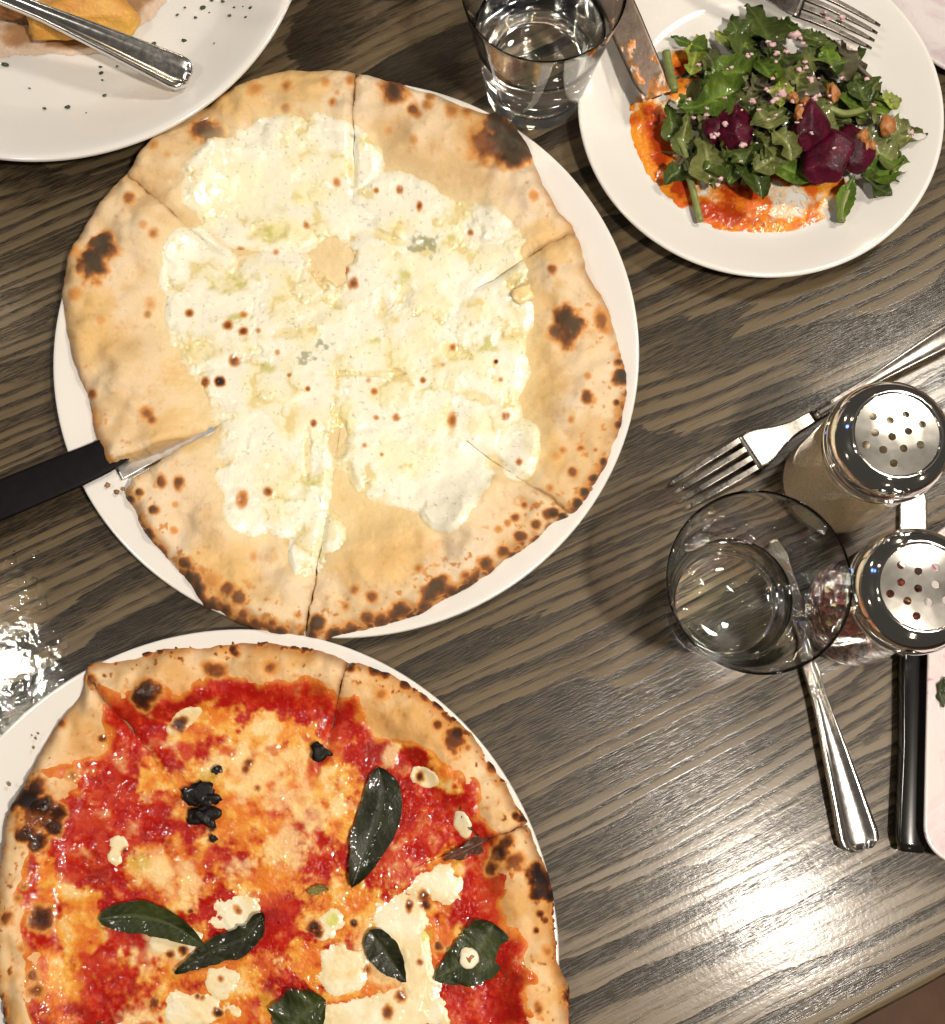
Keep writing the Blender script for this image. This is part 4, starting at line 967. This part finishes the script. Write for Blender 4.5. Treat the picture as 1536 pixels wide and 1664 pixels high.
# long white platter at the right edge
def platter():
    z = .020
    a = P(1513, 845, z); b = P(1501, 1398, z)
    ax = (np.array(b) - np.array(a))[:2]; L = np.linalg.norm(ax); ax /= L
    pr = np.array([-ax[1], ax[0]])                 # to the right side of the platter
    if pr[0] < 0: pr = -pr
    Wd = .11; rc = .017
    root = tag(empty('long_platter', (float(a.x + pr[0] * Wd / 2), float(a.y) - L / 2, 0)), 'long white platter with pink stains at the right edge', 'platter')
    # rounded-rectangle rings: inner well -> rim -> outside wall -> foot
    def ringpts(inset, zz, n=14):
        r = max(rc - inset, .003); out = []
        for cxx, cyy, a0 in ((L - rc, Wd - rc, 0), (rc, Wd - rc, 90), (rc, rc, 180), (L - rc, rc, 270)):
            for k in range(n):
                an = math.radians(a0 + 90 * k / (n - 1))
                out.append((cxx + (r if inset < rc else r) * math.cos(an), cyy + r * math.sin(an)))
        out = np.array(out)
        if inset > rc - .003:
            e = inset - (rc - .003)
            out[:, 0] = np.clip(out[:, 0], rc - .003 + e - .003 + 0 * e, L - rc + .003 - e + .003)
        p = np.array(a)[:2] + out[:, 0:1] * ax + out[:, 1:2] * pr
        return np.c_[p, np.full(len(p), zz)]
    r0 = ringpts(.0135, z - .0043); m0 = r0.mean(0)
    rings = [m0 + (r0 - m0) * .60, m0 + (r0 - m0) * .93, m0 + (r0 - m0) * .97, ringpts(.0135, z - .0042), ringpts(.010, z - .0040), ringpts(.006, z - .0022), ringpts(.0022, z - .0004), ringpts(.0008, z), ringpts(0, z - .0008), ringpts(.0006, z - .0030), ringpts(.005, z - .009), ringpts(.010, .004), ringpts(.0115, .0006)]
    v = np.array(rings); n = v.shape[1]
    vv = v.reshape(-1, 3); q = gridq(len(rings), n, True)
    vv = np.vstack([vv, v[0].mean(0)])
    tri = np.array([(len(vv) - 1, j, (j + 1) % n) for j in range(n)])
    m, nt, bs = new_mat('pink_stained_ceramic')
    co = objco(nt)
    st = noise(nt, co, 34, 5, .65, 1.2)
    st2 = noise(nt, mapping(nt, co, (1, 1, 1), (3, 1, 0)), 130, 4, .6)
    base = ramp(nt, st, [(.46, (.64, .59, .58)), (.60, (.63, .52, .53)), (.74, (.57, .34, .40))])
    base = cmix(nt, ramp(nt, mth(nt, 'MULTIPLY', st2, st), [(.34, (0, 0, 0)), (.42, (1, 1, 1))]), base, (.40, .04, .14))
    nt.links.new(base, bs.inputs['Base Color']); bs.inputs['Roughness'].default_value = .2
    o = link('dish', npmesh('dish', vv, q, None, tri), m, root)
    link('leaf_scrap', leaf_mesh('leaf_scrap', [(1536, 1100), (1528, 1120), (1534, 1150)], .004, z - .002, seed=31, cols=MD, lobes=3), M_LEAF, root)
    return root
platter()

# ------------------------------------------------------------------ salad
SX, SY = .1670, .3705
salad = tag(empty('salad', (SX, SY, 0)), 'tossed arugula salad with beets and nuts on the small white plate', 'salad')
def layer(name, items_fn, region, z, thick, parent, mat, res=.00055):
    """thin spill: sheet whose thickness follows items_fn(u, v) -> (amount, colour, gloss)"""
    (u0, v0), (u1, v1) = region
    x0, y0 = at(u0, v1, z); x1, y1 = at(u1, v0, z)
    xs = np.arange(float(x0), float(x1), res); ys = np.arange(float(y0), float(y1), res)
    X, Y = np.meshgrid(xs, ys, indexing='ij')
    u, v = unat(X, Y, z)
    tk, c, gl = items_fn(u, v)
    zb = z(X, Y) if callable(z) else z
    Z = zb + (tk - .2) * thick
    q = gridq(*X.shape); keep = (tk.ravel()[q] > .02).any(1)
    return link(name, npmesh(name, np.stack([X, Y, Z], -1), q[keep], np.concatenate([np.clip(c, 0, 1), gl[..., None]], -1)), mat, parent)
def sauce_salad(u, v):
    nA = fbm(u, v, 1 / 22, 601, 4); nB = fbm(u, v, 1 / 7, 602, 3)
    a = ell_field(u, v, [(1068, 230, 28, 76, -12), (1000, 165, 12, 10), (1100, 300, 34, 30), (1150, 345, 92, 24, 8), (1160, 372, 60, 10), (1230, 320, 70, 30), (1012, 176, 20, 18), (1032, 196, 18, 16), (1040, 232, 18, 40, -20), (1062, 275, 20, 26), (1270, 285, 50, 30), (1330, 300, 50, 24), (1290, 350, 70, 32), (1300, 388, 62, 14), (1130, 362, 46, 14), (1190, 368, 70, 12), (1110, 110, 26, 26), (1098, 140, 18, 20), (1255, 390, 16, 8), (1350, 330, 40, 30)], nA * .8 + nB * .5, .5)
    dk = ell_field(u, v, [(1072, 225, 22, 66, -12), (1160, 345, 86, 20, 8), (1215, 310, 50, 22), (1265, 275, 36, 22), (1112, 112, 20, 18), (1110, 300, 20, 26)], nA + nB * .4, .6)
    wt = ell_field(u, v, [(1290, 325, 42, 24), (1262, 318, 16, 34), (1110, 345, 26, 12), (1360, 340, 30, 18)], nA, .6)
    tk = np.clip(a / .7, 0, 1) * (.75 + .45 * nB + .25 * nA)
    tk = np.clip(tk - .60 * sst(.3, .8, wt), 0, 1.2)
    c = mix(rgb(.70, .26, .02), rgb(.60, .12, .012), sst(-.4, .5, nA))
    c = mix(c, rgb(.38, .035, .006), sst(.10, .7, dk) * .95)
    c = mix(c, rgb(.76, .56, .32), sst(.35, .10, tk) * .8)
    c = mix(c, rgb(.78, .68, .52), sst(.2, .7, wt) * .7)
    return tk, c, np.full_like(u, .75)
layer('sauce_smear', sauce_salad, ((985, 80), (1420, 410)), .0047 + .0002, .0006, PL3, M_SAUCE)
# dressing puddle of pink-white at the top
link('dressing', lump_mesh('dressing', P(1390, 78, .0052), (.011, .006, .006), 404, (.75, .64, .58), (.78, .70, .62), .10, .9), M_CRUMB, PL3)

rng = random.Random(7)
G1 = ((.040, .075, .008), (.10, .16, .018)); G2 = ((.060, .075, .018), (.14, .15, .045)); G3 = ((.022, .036, .006), (.060, .085, .014)); G4 = ((.11, .15, .02), (.24, .27, .05)); G5 = ((.050, .046, .026), (.11, .10, .055))
def sz(u, v):
    d2 = ((u - 1265) / 190.) ** 2 + ((v - 195) / 150.) ** 2
    return .0085 + .024 * max(0, 1 - d2)
def aleaf(pts, wid, seed, cols, lobes=3, dz=0.0, gloss=.55, **k):
    u, v = pts[len(pts) // 2]
    z = sz(u, v) + dz
    zs = [sz(*p) + dz - z for p in pts]
    return link('arugula_leaf', leaf_mesh('arugula_leaf', pts, wid, z, curl=.40, ruff=.20, seed=seed, cols=cols, nl=44, nw=11, lobes=lobes, gloss=gloss, fold=.12, tipw=.95, zs=zs), M_LEAF, salad)
# leaves one can follow in the photograph (stem end first)
NAMED = [([(1140, 215), (1150, 260), (1165, 300)], .0125, G2, 3), ([(1118, 190), (1110, 235), (1128, 262)], .0075, G2, 2), ([(1240, 120), (1250, 60), (1215, 2)], .0115, G3, 2), ([(1178, 95), (1200, 60), (1186, 28)], .0085, G3, 2), ([(1090, 60), (1120, 70), (1150, 90)], .0060, G1, 2),
 ([(1165, 38), (1195, 80), (1205, 118)], .0055, G4, 0), ([(1135, 55), (1130, 90), (1120, 130)], .0070, G4, 2), ([(1290, 80), (1285, 45), (1275, 30)], .0055, G1, 2), ([(1350, 140), (1352, 100), (1348, 62)], .0110, G1, 2), ([(1300, 48), (1322, 62), (1350, 60)], .0045, G3, 0),
 ([(1400, 200), (1450, 215), (1502, 228)], .0115, G2, 2), ([(1405, 215), (1430, 250), (1470, 262)], .0115, G2, 3), ([(1380, 250), (1420, 285), (1480, 268)], .0090, G1, 3), ([(1365, 362), (1372, 320), (1385, 290)], .0045, G1, 0), ([(1395, 290), (1430, 305), (1450, 318)], .0070, G3, 2), ([(1445, 290), (1465, 285), (1478, 300)], .0050, G3, 0),
 ([(1140, 140), (1180, 120), (1215, 130)], .0120, G1, 2), ([(1105, 160), (1150, 165), (1205, 150)], .0140, G1, 2), ([(1205, 120), (1205, 80), (1240, 50)], .0090, G3, 2), ([(1080, 300), (1095, 285), (1125, 270)], .0080, G3, 1), ([(1085, 165), (1092, 200), (1100, 235)], .0085, G3, 1),
 ([(1420, 170), (1440, 165), (1465, 160)], .0060, G4, 1), ([(1230, 230), (1260, 250), (1225, 275)], .0095, G2, 3), ([(1170, 235), (1195, 250), (1212, 270)], .0080, G3, 2), ([(1250, 205), (1280, 235), (1290, 260)], .0090, G2, 3), ([(1390, 120), (1400, 150), (1420, 165)], .0110, G3, 2), ([(1330, 105), (1300, 120), (1290, 160)], .0090, G2, 2), ([(1265, 110), (1270, 150), (1265, 180)], .0070, G4, 2), ([(1225, 170), (1245, 190), (1255, 215)], .0120, G2, 2)]
for i, (pts, w, cols, lb) in enumerate(NAMED):
    aleaf(pts, w * 1.15, 200 + i, cols, min(lb, 2), dz=.002 + .0006 * (i % 5))
for i in range(30):
    a = rng.random() * 6.283; r = math.sqrt(rng.random())
    u = 1270 + 165 * r * math.cos(a); v = 178 + 125 * r * math.sin(a)
    b = rng.random() * 6.283; L = rng.uniform(40, 66)
    bend = rng.uniform(-.6, .6)
    pts = [(u - L * math.cos(b), v - L * math.sin(b)), (u, v), (u + L * math.cos(b + bend), v + L * math.sin(b + bend))]
    aleaf(pts, rng.uniform(.0070, .0110), 300 + i, rng.choice([G1, G2, G3, G3, G5]), rng.choice([0, 1, 1, 2]), dz=rng.uniform(-.009, .001))
for i in range(26):
    a = rng.random() * 6.283; r = math.sqrt(rng.random())
    u = 1268 + 150 * r * math.cos(a); v = 172 + 112 * r * math.sin(a)
    b = rng.random() * 6.283; L = rng.uniform(40, 60)
    pts = [(u - L * math.cos(b), v - L * math.sin(b)), (u, v), (u + L * math.cos(b + .4), v + L * math.sin(b + .4))]
    aleaf(pts, rng.uniform(.010, .0135), 360 + i, rng.choice([G3, G3, G5, G2]), 0, dz=rng.uniform(-.016, -.010))
def stem(pts, r, name, col, parent, zoff=.002):
    pp = smooth_prof([np.array(P(u, v, sz(u, v) + zoff)) for u, v in pts], 6)
    me = loft(pp, r, r * 1.6, crown=r * .5)
    return link(name, me, col, parent)
M_STEM = plain('leaf_stem', (.17, .20, .06), .4, 300, .25)
M_STEMD = plain('leaf_stem_dark', (.07, .05, .03), .4, 300, .25)
for pts, r, m in [([(1082, 85), (1088, 115), (1096, 148)], .0024, M_STEM), ([(1112, 262), (1126, 310), (1138, 360)], .0018, M_STEM), ([(1102, 225), (1116, 255), (1122, 280)], .0018, M_STEM), ([(1368, 360), (1370, 335), (1378, 310)], .0020, M_STEM), ([(1362, 82), (1390, 105), (1420, 133)], .0012, M_STEMD), ([(1445, 165), (1463, 163)], .0014, M_STEM), ([(1340, 172), (1370, 185), (1400, 180)], .0018, M_STEM), ([(1425, 205), (1432, 235), (1430, 265)], .0012, M_STEMD), ([(1235, 138), (1250, 143), (1262, 140)], .0010, M_STEMD)]:
    stem(pts, r, 'stem', m, salad)
BT = ((.022, .001, .005), (.075, .002, .016))
for i, (u, v, r, sq, dz) in enumerate([(1195, 212, (.0110, .0160, .012), .8, .002), (1318, 200, (.0110, .0175, .012), .8, .006), (1345, 250, (.0185, .0180, .014), .7, .003), (1392, 240, (.0120, .0150, .011), .7, .002), (1162, 212, (.008, .009, .009), .8, .001)]):
    link('beet_chunk', lump_mesh('beet_chunk', P(u, v, sz(u, v) + dz), r, 500 + i, *BT, sq, .7, 4, .10, facet=1), M_BEET, salad)
for i, (u, v, r) in enumerate([(1355, 152, .0062), (1300, 185, .0055), (1310, 168, .0040), (1440, 203, .0062), (1403, 222, .0056), (1412, 235, .0045), (1290, 158, .004)]):
    link('walnut_piece', lump_mesh('walnut_piece', P(u, v, sz(u, v) + .009), (r * .62, r * .85, r * .8), 540 + i, (.26, .085, .018), (.44, .19, .055), .7, .5, 3, .5), M_CRUMB, salad)
crumbs = [(rng.gauss(1262, 75), rng.gauss(165, 55), rng.uniform(2, 4.2)) for _ in range(34)] + [(1148, 187, 5), (1270, 152, 7), (1318, 128, 6), (1318, 132, 4), (1222, 165, 6), (1166, 218, 6), (1158, 222, 5), (1207, 236, 5), (1300, 113, 5), (1292, 56, 9), (1302, 62, 6), (1256, 72, 6), (1248, 68, 5), (1305, 70, 4), (1322, 160, 6), (1330, 155, 5), (1480, 215, 6), (1318, 215, 5), (1178, 202, 5), (1180, 200, 4), (1245, 145, 4), (1420, 170, 4), (1215, 92, 4), (1262, 86, 5), (1278, 84, 5), (1310, 110, 4), (1232, 178, 4), (1262, 160, 5), (1288, 165, 4), (1135, 105, 4), (1408, 128, 4), (1345, 30, 5), (1368, 28, 5), (1340, 20, 4), (1420, 238, 5), (1170, 290, 4), (1165, 300, 4)]
for i, (u, v, r) in enumerate(crumbs):
    z = sz(u, v) + .010 if v > 50 else .030
    link('cheese_crumb', lump_mesh('cheese_crumb', P(u, v, z), (r * .00036, r * .00024, r * .0003), 600 + i, (.52, .27, .31), (.66, .50, .48), .7, .3, 2, .85), M_CRUMB, salad)

# ------------------------------------------------------------------ food and herbs on the large plate
fd = link('golden_fritter', lump_mesh('golden_fritter', P(118, 22, .017), (.036, .0235, .024), 800, (.50, .22, .03), (.66, .38, .07), .65, .5, 5, .16, facet=1), M_CRUMB)
tag(fd, 'golden brown piece of food under the utensil handle', 'food')
fd2 = link('golden_fritter', lump_mesh('golden_fritter', P(15, 5, .015), (.018, .014, .018), 803, (.20, .08, .02), (.40, .17, .04), .6, .5, 4, .2, facet=1), M_CRUMB)
tag(fd2, 'dark browned piece of food in the top left corner', 'food')
def gravy(u, v):
    nA = fbm(u, v, 1 / 22, 651, 4)
    a = ell_field(u, v, [(215, 15, 34, 26), (30, 62, 50, 26), (235, -10, 30, 20), (120, 70, 90, 14)], nA, .35)
    c = mix(rgb(.62, .48, .36), rgb(.36, .20, .10), sst(.3, .9, a))
    return np.clip(a / .7, 0, 1), c, np.full_like(u, .8)
layer('sauce_pool', gravy, ((-40, -60), (300, 110)), .0047, .0010, PL4, M_SAUCE)
M_HERB = plain('dried_herb', (.035, .06, .025), .7, 400, .3)
HB = [(110, 174, 7), (72, 176, 4), (48, 143, 3), (170, 155, 4), (163, 108, 4), (165, 118, 5), (166, 130, 3), (140, 183, 2), (250, 70, 6), (300, 65, 5), (330, 12, 6), (288, 24, 4), (318, 28, 4), (340, 20, 2), (373, 25, 4), (380, 12, 3), (400, 28, 5), (408, 12, 5), (362, 2, 5), (395, 10, 2), (348, 70, 2), (300, 12, 3), (8, 104, 7), (345, 0, 4), (232, 85, 2), (410, 108, 4), (190, 107, 3), (280, -6, 4)]
for i, (u, v, r) in enumerate(HB):
    rr = math.hypot(*(np.array([float(q) for q in at(u, v, .006)]) - np.array([-.2505, .4855])))
    z = .0048 if rr < .105 else .00358 + .0162 * min(1, max(0, (rr - .100) / .045)) ** 1.0
    link('herb_fleck', lump_mesh('herb_fleck', P(u, v, z + .0006), (r * .00030, r * .00021, r * .0002), 820 + i, (.02, .04, .015), (.05, .08, .03), .5, .2, 1, .5), M_HERB, PL4)
for i, (u, v, r) in enumerate([(62, 1192, 2), (58, 1200, 2), (55, 1215, 2), (15, 1275, 3), (52, 1195, 1.5), (960, 795, 3), (175, 788, 4), (190, 800, 4), (200, 795, 3)]):
    big = v < 1000
    link('crust_crumb', lump_mesh('crust_crumb', P(u, v, .0125), r * .0004, 860 + i, (.10, .04, .015), (.4, .22, .08), .5, .2, 1, .5), M_CRUMB, PL1 if big else PL2)

def spill(u, v):
    nA = fbm(u, v, 1 / 30, 711, 4); nB = fbm(u, v, 1 / 8, 712, 3)
    a = ell_field(u, v, [(20, 1060, 70, 95), (60, 1100, 40, 60), (10, 960, 50, 60), (50, 1000, 26, 40), (15, 1150, 40, 40)], nA + nB * .6, .7)
    tk = np.clip(a / .8, 0, 1) * np.clip(.8 + .03 * nB + .16 * nA, 0, 1.4)
    return tk, np.ones(u.shape + (3,)), np.ones_like(u)
ws = layer('water_spill', spill, ((-70, 860), (150, 1230)), 0.0, .00035, None, M_FILM, .0006)
tag(ws, 'glinting wet patch spilled on the table at the left edge', 'water spill', kind='stuff')
